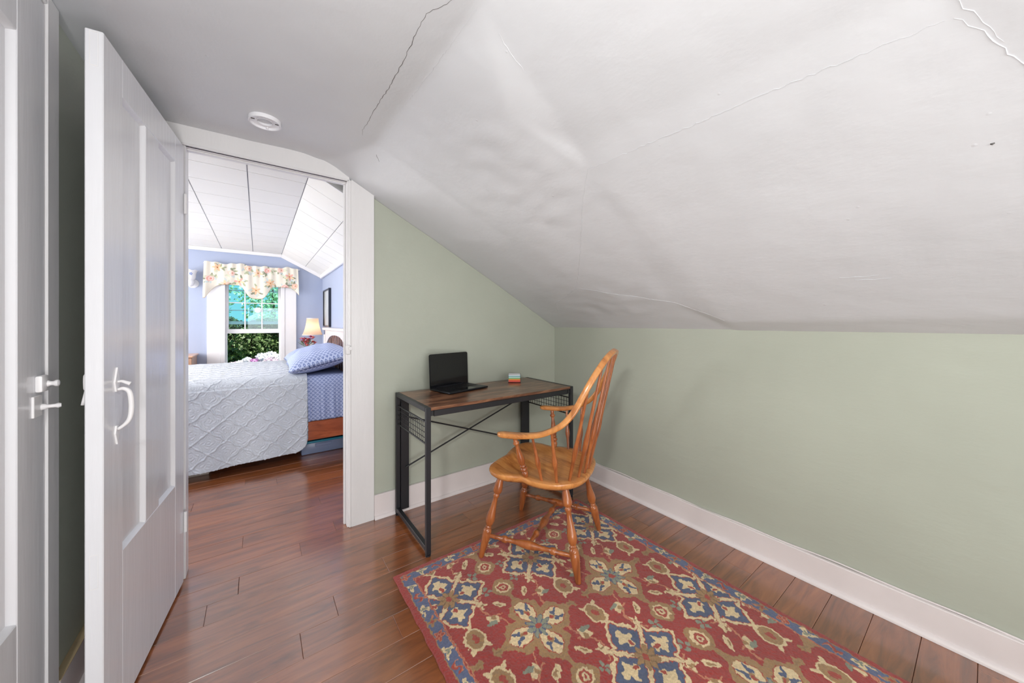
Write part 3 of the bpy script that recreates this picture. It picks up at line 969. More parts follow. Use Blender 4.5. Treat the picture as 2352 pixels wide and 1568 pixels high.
def rug_paint(X, Y):
    """X, Y world coordinates -> colours (tufted floral pattern)"""
    wob = 0.0045
    x = X + wob * vnoise(X, Y, 110, 1) * 2 + 0.004 * vnoise(X, Y, 28, 2) * 2
    y = Y + wob * vnoise(X, Y, 110, 3) * 2 + 0.004 * vnoise(X, Y, 28, 4) * 2
    col = np.empty(X.shape + (3,))
    col[:] = C_RED

    def put(mask, c): col[mask] = c

    def ell(cx, cy, rx, ry, ang=0.0, px=None, py=None):
        px = lx if px is None else px; py = ly if py is None else py
        c, s = math.cos(ang), math.sin(ang)
        dx = px - cx; dy = py - cy
        return ((dx * c + dy * s) / rx) ** 2 + ((-dx * s + dy * c) / ry) ** 2

    def seg(ax, ay, bx, by, w):
        t = np.clip(((lx - ax) * (bx - ax) + (ly - ay) * (by - ay)) / ((bx - ax) ** 2 + (by - ay) ** 2), 0, 1)
        return np.hypot(lx - ax - t * (bx - ax), ly - ay - t * (by - ay)) < w

    def arc(cx, cy, r, a0, a1, w):
        th = np.arctan2(ly - cy, lx - cx)
        return (np.abs(np.hypot(lx - cx, ly - cy) - r) < w) & (((th - a0) % (2 * PI)) < (a1 - a0))

    def drop(cx, cy, r, tx, ty):
        """pointed petal from centre c toward direction t (unit)"""
        dx = lx - cx; dy = ly - cy
        a = dx * tx + dy * ty; b_ = -dx * ty + dy * tx
        return np.abs(b_) < r * np.sqrt(np.clip(1 - (a / (r * 1.25)) ** 2, 0, 1)) * (1 - 0.35 * np.clip(a / r, 0, 1))

    PX, PY = 0.449, 0.638
    for ox, oy in ((1.101, 1.349),):
        # B medallions live on the integer lattice, G on the half lattice
        bx = (x - ox + PX / 2) % PX - PX / 2; by = (y - oy + PY / 2) % PY - PY / 2
        gx = (x - ox) % PX - PX / 2; gy = (y - oy) % PY - PY / 2
        ax = np.abs(bx); ay = np.abs(by)
        # ---- vines and small motifs (mirror symmetric about the B centre)
        lx, ly = ax, ay
        put(arc(0.150, 0.125, 0.066, math.radians(95), math.radians(240), 0.0035), C_PEACH)
        put(arc(0.060, 0.245, 0.075, math.radians(-80), math.radians(60), 0.0035), C_PEACH)
        put(ell(0.158, 0.146, 0.013, 0.031, -0.7) < 1, C_CREAM)
        put(ell(0.156, 0.148, 0.005, 0.016, -0.7) < 1, C_TAN)
        for q in range(4):
            a = q * PI / 2 + 0.4
            put(ell(0.100 + 0.013 * math.cos(a), 0.112 + 0.013 * math.sin(a), 0.011, 0.006, a) < 1, C_CREAM)
        put(ell(0.100, 0.112, 0.008, 0.008) < 1, C_TAN)
        # tulip
        put(ell(0.098, 0.192, 0.028, 0.014, 0.9) < 1, C_CREAM)
        put(ell(0.088, 0.206, 0.024, 0.010, 0.1) < 1, C_GREY)
        put(ell(0.108, 0.186, 0.013, 0.011, 0.9) < 1, C_TAN)
        put(ell(0.116, 0.202, 0.018, 0.006, 1.7) < 1, C_CREAM)
        # dots cluster
        for q in range(4):
            a = q * PI / 2 + 0.3
            put(ell(0.147 + 0.0165 * math.cos(a), 0.056 + 0.0165 * math.sin(a), 0.0105, 0.0085, a) < 1, C_GREY)
        # tan square rings with cream ring, near (PX/2, .075)
        cx, cy = PX / 2, 0.076
        r4 = (np.abs(lx - cx) ** 3 + np.abs(ly - cy) ** 3) ** (1 / 3)
        rr = np.hypot(lx - cx, ly - cy)
        th = np.arctan2(ly - cy, lx - cx)
        put(r4 < 0.047 + 0.006 * np.cos(4 * th), C_TAN)
        put(rr < 0.032 + 0.002 * np.cos(8 * th), C_CREAM)
        put(rr < 0.0235, C_RUST)
        put((rr < 0.0135) & (rr > 0.0), C_CREAM * 0.9)
        put(rr < 0.007, C_RED)
        # ---- teardrop eye below and above each B
        for cy, sy in ((0.228, 1),):
            d_ = ell(0.0, cy, 0.040, 0.052)
            tail = (ell(0.028, cy + 0.040, 0.020, 0.009, 0.8) < 1) | (ell(0.0, cy - 0.050, 0.009, 0.022) < 1)
            put(tail, C_CREAM)
            put(d_ < 1.0, C_CREAM)
            put(ell(0.0, cy, 0.031, 0.043) < 1, C_TAN)
            put(ell(0.0, cy, 0.012, 0.018) < 1, C_RUST)
        # ---- B medallion: cream star outline, four blue petals, cream leaves, tan rosette
        r = np.hypot(bx, by); th = np.arctan2(by, bx)
        lobes = 0.124 + 0.021 * np.cos(4 * th) + 0.008 * np.cos(8 * th) + 0.007 * np.cos(16 * th)
        put(r < lobes + 0.016, C_CREAM)
        put((np.abs(np.abs(bx) - np.abs(by)) < 0.010) & (r < 0.140), C_CREAM)
        put((ell(0.094, 0.094, 0.026, 0.009, PI / 4) < 1), C_CREAM)
        put(r < lobes + 0.002, C_RUST)
        put(r < lobes - 0.003, C_BLUE)
        # valleys between the petals
        dg = np.abs(ax - ay) / 1.414
        put((dg < 0.013 - 0.05 * np.clip(r - 0.04, 0, 1)) & (r < 0.135), C_RUST)
        put((dg < 0.0095 - 0.03 * np.clip(r - 0.04, 0, 1)) & (r < 0.140), C_CREAM)
        # cream palmette in each petal
        for tx, ty in ((1, 0), (0, 1), (-1, 0), (0, -1)):
            a = bx * tx + by * ty; c = np.abs(-bx * ty + by * tx)
            wleaf = 0.030 * (1 - np.abs((a - 0.088) / 0.036) ** 1.6) + 0.008 * np.cos((a - 0.088) * 190)
            put((c < wleaf) & (np.abs(a - 0.088) < 0.036), C_CREAM)
            put(((a - 0.066) / 0.013) ** 2 + (c / 0.008) ** 2 < 1, C_RUST)
        # rosette
        put(r < 0.040 + 0.010 * np.cos(8 * th), C_TAN * 0.75)
        put(r < 0.036 + 0.010 * np.cos(8 * th), C_TAN)
        put((r < 0.036) & (np.abs(np.sin(4 * th)) > 0.93), C_TAN * 0.6)
        put(r < 0.0125, C_RUST)
        # ---- G medallion: tan cartouche, four cream petals, grey rosette
        r = np.hypot(gx, gy); th = np.arctan2(gy, gx)
        agx = np.abs(gx); agy = np.abs(gy)
        cart = 0.132 + 0.026 * np.cos(4 * th) + 0.011 * np.cos(12 * th) + 0.006 * np.cos(20 * th)
        put(r < cart, C_TAN)
        lx, ly = agx, agy
        put((ell(0.176, 0.0, 0.026, 0.011) < 1) | (ell(0.0, 0.176, 0.011, 0.024) < 1) | (ell(0.188, 0.0, 0.007, 0.020) < 1), C_TAN)
        put((ell(0.176, 0.0, 0.014, 0.004) < 1), C_TAN * 0.8)
        for tx, ty in ((1, 0), (0, 1), (-1, 0), (0, -1)):
            a = gx * tx + gy * ty; c = np.abs(-gx * ty + gy * tx)
            sgn = -gx * ty + gy * tx
            w = 0.040 * np.sqrt(np.clip(1 - ((a - 0.082) / 0.050) ** 2, 0, 1)) * (1 + 0.25 * np.sign(a - 0.09) * 0) + 0
            tip = 0.04 * np.clip((0.146 - a) / 0.05, 0, 1)
            w2_ = np.where(a > 0.10, np.minimum(w * 1.05, tip + 0.004), w)
            put(c < w2_, C_RUST)
            put(c < w2_ - 0.004, C_CREAM)
            # little blue and rust leaves inside
            put(((a - 0.096) / 0.018) ** 2 + ((sgn - 0.011 - (a - 0.09) * 0.6) / 0.0065) ** 2 < 1, C_BLUE)
            put(((a - 0.096) / 0.018) ** 2 + ((sgn + 0.011 + (a - 0.09) * 0.6) / 0.0065) ** 2 < 1, C_BLUE)
            put(((a - 0.082) / 0.009) ** 2 + ((c - 0.016) / 0.006) ** 2 < 1, C_BLUE)
            put(((a - 0.070) / 0.014) ** 2 + (c / 0.010) ** 2 < 1, C_TAN)
            put(((a - 0.066) / 0.009) ** 2 + (c / 0.007) ** 2 < 1, C_RUST)
        put(r < 0.043 + 0.012 * np.cos(8 * th), C_BLUE)
        put(r < 0.039 + 0.012 * np.cos(8 * th), C_GREY)
        put((r < 0.040) & (np.abs(np.sin(4 * th)) > 0.95), C_BLUE)
        put(r < 0.013, C_RUST)
    # ---- border
    # distance to nearest edge and coordinate along it
    dl = x - RX0; dr = RX1 - x; db = y - RY0; dt = RY1 - y
    D = np.minimum(np.minimum(dl, dr), np.minimum(db, dt))
    along = np.where(np.minimum(dl, dr) < np.minimum(db, dt), dt, dl)
    put(D < 0.080, C_PEACH)
    put(D < 0.077, C_RED)
    put((D < 0.0735), C_BBLUE)
    put((D < 0.0755) & (D > 0.0725), C_PEACH)
    per = 0.0735
    idx = np.floor((along - 0.046 + per / 2) / per)
    u = (along - 0.046 + per / 2) % per - per / 2
    v = D - 0.048
    r = np.hypot(u, v); th = np.arctan2(v, u)
    kind = np.mod(idx, 5)
    inb = (D < 0.072) & (D > 0.028)
    for kk in range(5):
        mk = inb & (kind == kk)
        if kk == 0:
            put(mk & (r < 0.019 + 0.005 * np.cos(5 * th)), C_RUST)
            put(mk & (np.abs(r - 0.0155 - 0.005 * np.cos(5 * th)) < 0.0022), C_PEACH)
            put(mk & (r < 0.008), C_PEACH); put(mk & (r < 0.0045), C_RUST)
        elif kk in (1, 3):
            f_ = 0.017 + 0.008 * np.cos(3 * th + kk)
            put(mk & (r < f_), C_CREAM)
            put(mk & (r < f_ * 0.55), C_GREY)
            put(mk & (((u - 0.024) / 0.010) ** 2 + ((v + 0.008) / 0.004) ** 2 < 1), C_CREAM)
        elif kk == 2:
            put(mk & (np.abs(v - 0.010 * np.sin(u * 150)) < 0.006) & (np.abs(u) < 0.024), C_RUST)
            put(mk & (np.abs(v - 0.010 * np.sin(u * 150) - 0.008) < 0.0022) & (np.abs(u) < 0.024), C_PEACH)
        else:
            f_ = 0.016 + 0.007 * np.cos(4 * th + 1)
            put(mk & (r < f_), C_TAN); put(mk & (r < f_ * 0.45), C_RUST)
            put(mk & (((u + 0.022) / 0.010) ** 2 + ((v - 0.010) / 0.004) ** 2 < 1), C_PEACH)
    put((D < 0.030), C_TAN)
    put((D < 0.0262), C_RED)
    n = 1 + 0.20 * vnoise(X, Y, 330, 9) * 2 * 0.8 + 0.13 * vnoise(X, Y, 9, 10) * 2
    return col * n[..., None]


NX, NY = 560, 842
gx_ = np.linspace(RX0, RX1, NX); gy_ = np.linspace(RY0, RY1, NY)
GX, GY = np.meshgrid(gx_, gy_, indexing='ij')
rc = rug_paint(GX, GY)
De = np.minimum(np.minimum(GX - RX0, RX1 - GX), np.minimum(GY - RY0, RY1 - GY))
GZ = RZ * np.clip(De / 0.006, 0.05, 1) ** 0.5
GZ = GZ + 0.0022 * vnoise(GX, GY, 230, 11) + 0.0015 * vnoise(GX, GY, 60, 12)
GZ = np.maximum(GZ, 0.001)
# slightly ragged outline, left border waves inwards
edge_w = np.clip(1 - De / 0.05, 0, 1)
GX2 = GX + edge_w * 0.004 * vnoise(GX, GY, 40, 13) - 0.010 * np.clip(1 - (GX - RX0) / 0.3, 0, 1) * np.clip((1.3 - GY) / 1.0, 0, 1)
V = np.stack([GX2.ravel(), GY.ravel(), GZ.ravel()], 1)
M['rug'] = painted('rug_wool', rough=0.95, bump=0.6, bscale=900, sheen=0.3)
rug = np_mesh('rug', V, grid_faces(NX, NY), M['rug'], colors=rc.reshape(-1, 3))
tag(rug, 'red wool rug with cream, tan and blue floral medallions and blue border under the chair', 'rug')

# ================================================================== DESK
dk = thing('writing_desk', (1.21, 1.92, 0), 'narrow desk with a rustic brown top on a black metal frame, against the green wall', 'desk')
DX0, DX1, DY0, DY1, DZ = 0.685, 1.732, 1.668, 2.165, 0.752
T = 0.024
build('desktop', MB().box(DX0 + T, DX1 - T, DY0 + 0.004, DY1 - 0.004, DZ - 0.017, DZ - 0.001, 0.0015), M['desk'], dk)
for side, x0 in (('l', DX0), ('r', DX1 - T)):
    for y0 in (DY0, DY1 - T):
        lg = build('leg', MB().box(x0, x0 + T, y0, y0 + T, 0.010, DZ, 0.002), M['black'], dk)
        build('foot', MB().lathe((x0 + T / 2, y0 + T / 2, 0.0), (x0 + T / 2, y0 + T / 2, 0.012), [(0, .014), (.5, .014), (.7, .008), (1, .008)], 14), M['black'], lg, 40)
    build('end_rail', MB().box(x0, x0 + T, DY0 + T, DY1 - T, DZ - T, DZ, 0.002), M['black'], dk)
    build('floor_rail', MB().box(x0, x0 + T, DY0 + T, DY1 - T, 0.022, 0.022 + T, 0.002), M['black'], dk)
# wider folding back frame
for x0 in (DX0 + T + 0.003, DX1 - T - 0.053):
    build('back_post', MB().box(x0, x0 + 0.050, DY1 - 0.030, DY1 - 0.006, 0.03, DZ - 0.02, 0.002), M['black'], dk)
build('front_rail', MB().box(DX0 + 0.045, DX1 - T - 0.012, DY0 + 0.012, DY0 + 0.034, DZ - 0.051, DZ - 0.018, 0.002), M['black'], dk)
build('rear_rail', MB().box(DX0 + T, DX1 - T, DY1 - 0.028, DY1 - 0.006, DZ - 0.05, DZ - 0.018, 0.002), M['black'], dk)
for x0 in (DX0 + T, DX1 - T - 0.016):
    build('hinge_bracket', MB().box(x0, x0 + 0.016, DY0 + 0.008, DY0 + 0.034, DZ - 0.045, DZ - 0.018, 0.001), M['black'], dk)
yb = DY1 - 0.036
build('cross_brace', MB().cyl((DX0 + T + 0.03, yb, 0.29), (DX1 - T - 0.02, yb, 0.625), 0.0048), M['black'], dk, 40)
build('cross_brace', MB().cyl((DX0 + T + 0.03, yb - 0.010, 0.605), (DX1 - T - 0.02, yb - 0.010, 0.27), 0.0048), M['black'], dk, 40)
for x in (DX0 + T / 2, DX1 - T / 2):
    mb = MB()
    za, zb = 0.560, 0.672
    fr = build('wire_basket', MB().tube([(x, DY0 + T, zb), (x, DY1 - T, zb)], 0.0045, 8).tube([(x, DY0 + T, za), (x, DY1 - T, za)], 0.0045, 8), M['black'], dk, 40)
    for k in range(1, 17):
        y = DY0 + T + (DY1 - DY0 - 2 * T) * k / 17
        mb.tube([(x, y, za), (x, y, zb)], 0.0018, 5)
    for k in range(1, 4):
        z = za + (zb - za) * k / 4
        mb.tube([(x, DY0 + T, z), (x, DY1 - T, z)], 0.0018, 5)
    build('wire_grid', mb, M['black'], fr, 40)

# ---- laptop
lp = thing('laptop', (0.893, 2.105, DZ), 'open black laptop on the left of the desk', 'laptop')
la = math.radians(12)
LM = Matrix.Translation((0.882, 2.098, DZ)) @ Matrix.Rotation(la, 4, 'Z')
LW, LD = 0.318, 0.205
build('base', MB().box(0, LW, -LD, 0, 0.001, 0.0125, 0.004, 2, LM), M['lap'], lp, 40)
mk = MB()
for r in range(6):
    n = 14
    for c in range(n):
        if r == 5 and 4 <= c <= 8:
            if c == 4:
                x0 = 0.018 + 4 * 0.0203; mk.box(x0, x0 + 0.0203 * 5 - 0.003, -0.125, -0.110, 0.0124, 0.0136, 0, 1, LM)
            continue
        x0 = 0.018 + c * 0.0203
        y1 = -0.020 - r * 0.0182
        mk.box(x0, x0 + 0.0172, y1 - 0.015, y1, 0.0124, 0.0136, 0, 1, LM)
kbo = build('keyboard', mk, M['key'], lp)
kbo['kind'] = 'stuff'
build('trackpad', MB().box(LW / 2 - 0.065, LW / 2 + 0.065, -LD + 0.008, -0.132, 0.0124, 0.0128, 0, 1, LM), M['screen'], lp)
SM = LM @ Matrix.Translation((0, -0.004, 0.012)) @ Matrix.Rotation(math.radians(-2.5), 4, 'X')
sc_ = MB()
rr_ = 0.012
pts = []
for cx, cz, a0 in ((LW - rr_, 0.216 - rr_, 0), (rr_, 0.216 - rr_, 90), (0.002, 0.0, 180), (LW - 0.002, 0.0, 270)):
    if cz > 0:
        for q in range(5):
            a = math.radians(a0 + q * 22.5)
            pts.append((cx + rr_ * math.cos(a), cz + rr_ * math.sin(a)))
    else:
        pts.append((cx, cz))
sc_.prism(pts, 'y', 0.0, 0.006)
for v in sc_.b.verts: v.co = SM @ v.co
lid = build('lid', sc_, M['lap'], lp)
pts2 = [(LW / 2 + (x - LW / 2) * 0.985, 0.003 + z * 0.98) for x, z in pts]
sc_ = MB().prism(pts2, 'y', -0.0008, 0.0004)
for v in sc_.b.verts: v.co = SM @ v.co
build('screen', sc_, M['screen'], lid)
build('hinge', MB().cyl(LM @ Vector((0.05, -0.004, 0.012)), LM @ Vector((LW - 0.05, -0.004, 0.012)), 0.005), M['lap'], lp, 40)

# ---- memo cube in a clear tray
mc = thing('memo_cube', (1.52, 2.05, DZ), 'small stack of rainbow coloured note paper in a clear holder on the desk', 'note holder')
MM = Matrix.Translation((1.457, 2.045, DZ)) @ Matrix.Rotation(math.radians(-36), 4, 'Z')
cols = [((232, 96, 84), .011), ((240, 120, 70), .006), ((246, 170, 90), .005), ((130, 186, 92), .005), ((170, 216, 196), .006), ((222, 236, 240), .004), ((118, 190, 178), .006), ((206, 228, 240), .005), ((240, 242, 248), .003)]
z = 0.003
for i, (c, h) in enumerate(cols):
    build('paper_layer', MB().box(0.003, 0.087, 0.003, 0.087, z, z + h, 0.0004, 1, MM), mat('note_paper_%d' % i, c, rough=0.8), mc)
    z += h
tb = MB()
tb.box(0, 0.09, 0, 0.09, 0, 0.0028, 0, 1, MM)
build('tray', tb, M['clear'], mc)
for a in ((0, .0018, 0, .09), (.0882, .09, 0, .09), (0, .09, .0882, .09)):
    build('tray_side', MB().box(a[0], a[1], a[2], a[3], 0.003, z + 0.002, 0, 1, MM), M['clear'], mc)

# ================================================================== CHAIR
c0 = Vector((1.243, 1.41, 0)); fwv = Vector((-0.483, 0.876, 0)); rtv = Vector((0.876, 0.483, 0))
ch = thing('windsor_armchair', c0, 'honey coloured wooden Windsor armchair with turned legs, drawn up to the desk', 'chair')


def cw(x, y, z): return c0 + rtv * x + fwv * y + Vector((0, 0, z))


ZS = 0.442
half = [(0.0, 0.228), (0.06, 0.236), (0.12, 0.240), (0.18, 0.236), (0.228, 0.208), (0.252, 0.160), (0.255, 0.115), (0.243, 0.070), (0.236, 0.035), (0.247, 0.0), (0.256, -0.05), (0.252, -0.11), (0.228, -0.170), (0.180, -0.222), (0.110, -0.252), (0.0, -0.262)]
out = spline([(x, y, 0) for x, y in half], 3)
outline = [(p.x, p.y) for p in out] + [(-p.x, p.y) for p in reversed(out[1:-1])]
st = MB()
cyy = -0.02
lay = [(0.80, -0.040), (0.93, -0.036), (0.985, -0.022), (1.0, -0.010), (0.992, -0.003), (0.965, 0.0), (0.86, -0.0005), (0.74, -0.006), (0.5, -0.013), (0.25, -0.014), (0.02, -0.012)]
rings = []
for s, dz in lay:
    ring = []
    for (x, y) in outline:
        yy = cyy + (y - cyy) * s
        q = dz
        if s < 0.9 and dz > -0.03 and s > 0.1:
            q = dz + 0.008 * math.exp(-(x * s / 0.05) ** 2) * max(0, min(1, (yy - 0.08) / 0.1))
        ring.append(st.b.verts.new(cw(x * s, yy, ZS + q)))
    rings.append(ring)
for a, b_ in zip(rings, rings[1:]):
    n = len(a)
    for k in range(n): st.b.faces.new((a[k], a[(k + 1) % n], b_[(k + 1) % n], b_[k]))
st.b.faces.new(rings[0]); st.b.faces.new(rings[-1])
build('seat', st, M['oak'], ch, 50)
LEGP = [(0, .013), (.05, .0165), (.12, .021), (.18, .0235), (.205, .021), (.225, .0135), (.24, .0165), (.258, .0165), (.275, .012), (.33, .0125), (.42, .0165), (.50, .0225), (.555, .0235), (.60, .018), (.618, .0125), (.632, .016), (.645, .0125), (.662, .0195), (.69, .0225), (.70, .021), (.71, .0225), (.74, .0225), (.85, .0185), (1, .0125)]
SCALE = [(t, r * 0.99) for t, r in LEGP]
feet = {'fl': (-.254, .244, 0.0125), 'bl': (-.226, -.243, 0.0125), 'br': (.226, -.246, 0.0125), 'fr': (.254, .247, 0.001)}
tops = {'fl': (-.195, .160), 'bl': (-.172, -.165), 'br': (.172, -.165), 'fr': (.195, .160)}
for k in feet:
    fx, fy, fz = feet[k]; tx, ty = tops[k]
    build('leg', MB().lathe(cw(tx, ty, ZS - 0.030), cw(fx, fy, fz), SCALE, 20), M['oak2'], ch, 60)


def onleg(k, t):
    fx, fy, fz = feet[k]; tx, ty = tops[k]
    return cw(tx, ty, ZS - 0.030).lerp(cw(fx, fy, fz), t)


STP = [(0, .0085), (.05, .0095), (.19, .0105), (.20, .0155), (.225, .0165), (.25, .0155), (.26, .0105), (.36, .0115), (.44, .018), (.5, .0205), (.56, .018), (.64, .0115), (.74, .0105), (.75, .0155), (.775, .0165), (.80, .0155), (.81, .0105), (.95, .0095), (1, .0085)]
for s in 'lr':
    build('stretcher', MB().lathe(onleg('f' + s, .735), onleg('b' + s, .735), STP, 16), M['oak2'], ch, 60)
ml_ = onleg('fl', .735).lerp(onleg('bl', .735), .5); mr_ = onleg('fr', .735).lerp(onleg('br', .735), .5)
build('stretcher', MB().lathe(ml_, mr_, STP, 16), M['oak2'], ch, 60)
# continuous arm and bow
halfbow = [(-.290, .130, .652), (-.291, .090, .653), (-.288, .040, .655), (-.285, -.02, .661), (-.285, -.08, .674), (-.282, -.13, .695), (-.277, -.175, .722), (-.270, -.213, .760), (-.261, -.243, .806), (-.248, -.270, .860), (-.228, -.297, .915), (-.190, -.325, .970), (-.135, -.348, 1.013), (-.070, -.361, 1.035), (0, -.365, 1.042)]
bp = spline(halfbow, 4)
bp = bp + [Vector((-p.x, p.y, p.z)) for p in reversed(bp[:-1])]
bow = MB()
nseg = len(bp)
ringsb = []
for i, p in enumerate(bp):
    t = (bp[min(i + 1, nseg - 1)] - bp[max(i - 1, 0)]).normalized()
    k = min(1, max(0, (p.z - 0.655) / 0.12))
    k = k * k * (3 - 2 * k)
    ref = Vector((0, 0, 1)).lerp(Vector((0, .89, .46)), k).normalized()
    side = t.cross(ref).normalized()
    ref = side.cross(t).normalized()
    dist = min(i, nseg - 1 - i)
    w = 0.0120 + 0.0130 * (1 - k)           # half width sideways
    h = 0.0120 + 0.0020 * k                 # half height along ref
    tipf = [0.35, 0.72, 0.9, 1.0][dist] if dist < 4 else 1.0
    if dist > 10 and k < 0.5: w *= 0.93
    w *= tipf; h *= (0.55 + 0.45 * tipf)
    ring = []
    for q in range(12):
        a = 2 * PI * q / 12 + PI / 12
        ca, sa = math.cos(a), math.sin(a)
        e = 0.55
        ring.append(bow.b.verts.new(cw(*(p + side * (w * math.copysign(abs(ca) ** e, ca)) + ref * (h * math.copysign(abs(sa) ** e, sa))))))
    ringsb.append(ring)
for a, b_ in zip(ringsb, ringsb[1:]):
    for q in range(12): bow.b.faces.new((a[q], a[(q + 1) % 12], b_[(q + 1) % 12], b_[q]))
bow.b.faces.new(ringsb[0]); bow.b.faces.new(ringsb[-1])
build('arm_bow', bow, M['oak'], ch, 60)
# arm posts and spindles
POST = [(0, .008), (.04, .012), (.09, .0155), (.13, .0155), (.155, .010), (.175, .0165), (.205, .018), (.235, .016), (.25, .010), (.265, .0145), (.29, .0155), (.31, .0115), (.35, .0155), (.42, .0185), (.50, .0165), (.62, .012), (.76, .0085), (.79, .009), (.81, .0145), (.85, .0155), (.87, .0095), (.92, .0105), (1, .0085)]
SPS = [(0, .0068), (.12, .0075), (.28, .0088), (.36, .0125), (.41, .0133), (.46, .0122), (.56, .0085), (.8, .007), (1, .0055)]
SPL = [(0, .0068), (.1, .008), (.22, .0088), (.28, .0120), (.32, .0130), (.37, .0122), (.45, .0088), (.7, .0072), (1, .0058)]
for s in (-1, 1):
    build('arm_post', MB().lathe(cw(.222 * s, .012, ZS - .002), cw(.280 * s, .050, .650), POST, 16), M['oak2'], ch, 60)
    build('spindle', MB().lathe(cw(.226 * s, -.068, ZS - .002), cw(.281 * s, -.042, .660), SPS, 12), M['oak2'], ch, 60)
    build('spindle', MB().lathe(cw(.219 * s, -.140, ZS - .002), cw(.281 * s, -.135, .690), SPS, 12), M['oak2'], ch, 60)
hb = bp[:nseg // 2 + 1]
for x0, y0, xt in ((.172, -.186, .232), (.118, -.216, .160), (.060, -.231, .080), (0, -.236, 0)):
    pt = min(hb, key=lambda p: abs(abs(p.x) - xt) + (10 if p.z < 0.85 else 0))
    for s in ((-1, 1) if x0 > 0 else (1,)):
        build('spindle', MB().lathe(cw(x0 * s, y0, ZS - .002), cw((-pt.x if s > 0 else pt.x), pt.y, pt.z - 0.006), SPL, 12), M['oak2'], ch, 60)

# ================================================================== CEILING FITTING
cz = ceilz(0.025, 1.905)
cf = thing('smoke_detector_base', (0.025, 1.905, cz), 'round white mounting plate of a removed smoke detector on the ceiling above the doorway', 'mounting plate')
def ringl(mb, c, z0, z1, ri, ro, n=40):
    rs = []
    for r, z in ((ri, z0), (ro, z0), (ro, z1), (ri, z1)):
        rs.append([mb.b.verts.new((c[0] + r * math.cos(2 * PI * k / n), c[1] + r * math.sin(2 * PI * k / n), z)) for k in range(n)])
    for a in range(4):
        A, B = rs[a], rs[(a + 1) % 4]
        for k in range(n): mb.b.faces.new((A[k], A[(k + 1) % n], B[(k + 1) % n], B[k]))
    return mb
c_ = (0.025, 1.905)
build('plate', ringl(MB(), c_, cz - 0.006, cz + 0.001, 0.031, 0.060), M['porc'], cf, 40)
build('rim', ringl(MB(), c_, cz - 0.016, cz + 0.001, 0.056, 0.061), M['porc'], cf, 40)
build('inner_rim', ringl(MB(), c_, cz - 0.010, cz - 0.004, 0.029, 0.032), M['porc'], cf, 40)
for s in (-1, 1):
    build('screw_slot', MB().box(c_[0] + s * 0.044 - 0.007, c_[0] + s * 0.044 + 0.007, c_[1] - 0.004, c_[1] + 0.004, cz - 0.0068, cz - 0.0055), M['crack'], cf)
build('tab', MB().cyl((c_[0] + 0.01, c_[1] + 0.052, cz - 0.014), (c_[0] + 0.01, c_[1] + 0.052, cz - 0.004), 0.005), M['porc'], cf, 40)

# ================================================================== BED
BY0, BY1 = 3.50, 4.95
bd = thing('bed', (-0.3, 4.2, 0), 'wooden bed with cherry side rail and arched slatted headboard against the right bedroom wall', 'bed')
build('side_rail', MB().box(-1.30, 0.665, BY0, BY0 + 0.03, 0.155, 0.318, 0.004), M['bedwood'], bd)
build('side_rail', MB().box(-1.30, 0.665, BY1 - 0.03, BY1, 0.155, 0.318, 0.004), M['bedwood'], bd)
build('foot_rail', MB().box(-1.33, -1.30, BY0, BY1, 0.155, 0.318, 0.004), M['bedwood'], bd)
build('slat_base', MB().box(-1.30, 0.665, BY0 + 0.03, BY1 - 0.03, 0.26, 0.29), M['bedwood'], bd)
for y in (BY0, BY1 - 0.06):
    build('post', MB().box(0.665, 0.725, y - 0.01, y + 0.05, 0.0, 1.04, 0.006), M['headpale'], bd)
    build('leg', MB().box(-1.33, -1.27, y, y + 0.05, 0.0, 0.16, 0.004), M['bedwood'], bd)
build('cap_rail', MB().box(0.655, 0.735, BY0 - 0.02, BY1 + 0.02, 1.095, 1.125, 0.008, 2), M['headpale'], bd)
# arched board: panel with an arch cut, slats below
ah = MB()
n = 28
ya, yb_ = BY0 + 0.04, BY1 - 0.05
ptsA = []
for k in range(n + 1):
    t = k / n
    y = ya + (yb_ - ya) * t
    z = 0.80 + 0.245 * max(0.0, 1 - abs(2 * t - 1) ** 2.6) ** 0.6
    ptsA.append((y, z))
for (y, z), (y2, z2) in zip(ptsA, ptsA[1:]):
    for x in (0.68, 0.71):
        ah.b.faces.new([ah.b.verts.new(q) for q in ((x, y, z), (x, y2, z2), (x, y2, 1.10), (x, y, 1.10))])
    ah.b.faces.new([ah.b.verts.new(q) for q in ((0.68, y, z), (0.68, y2, z2), (0.71, y2, z2), (0.71, y, z))])
bmesh.ops.remove_doubles(ah.b, verts=ah.b.verts, dist=1e-5)
build('arch_board', ah, M['headpale'], bd)
build('lower_rail', MB().box(0.68, 0.71, ya, yb_, 0.40, 0.50, 0.003), M['slatwood'], bd)
ns = 13
for k in range(1, ns):
    y = ya + (yb_ - ya) * k / ns
    t = k / ns
    z = 0.80 + 0.245 * max(0.0, 1 - abs(2 * t - 1) ** 2.6) ** 0.6 + 0.01
    build('slat', MB().box(0.691, 0.699, y - 0.018, y + 0.018, 0.50, z, 0.002), M['slatwood'], bd)

# mattress with the patterned sheet hanging down its side
msx = MB().box(-1.28, 0.655, BY0 + 0.02, BY1 - 0.02, 0.292, 0.700, 0.035, 3)
mt = build('mattress', msx, M['headpale'], None, 60)
tag(mt, 'mattress on the bedroom bed, wrapped in the blue ring-patterned sheet', 'mattress')
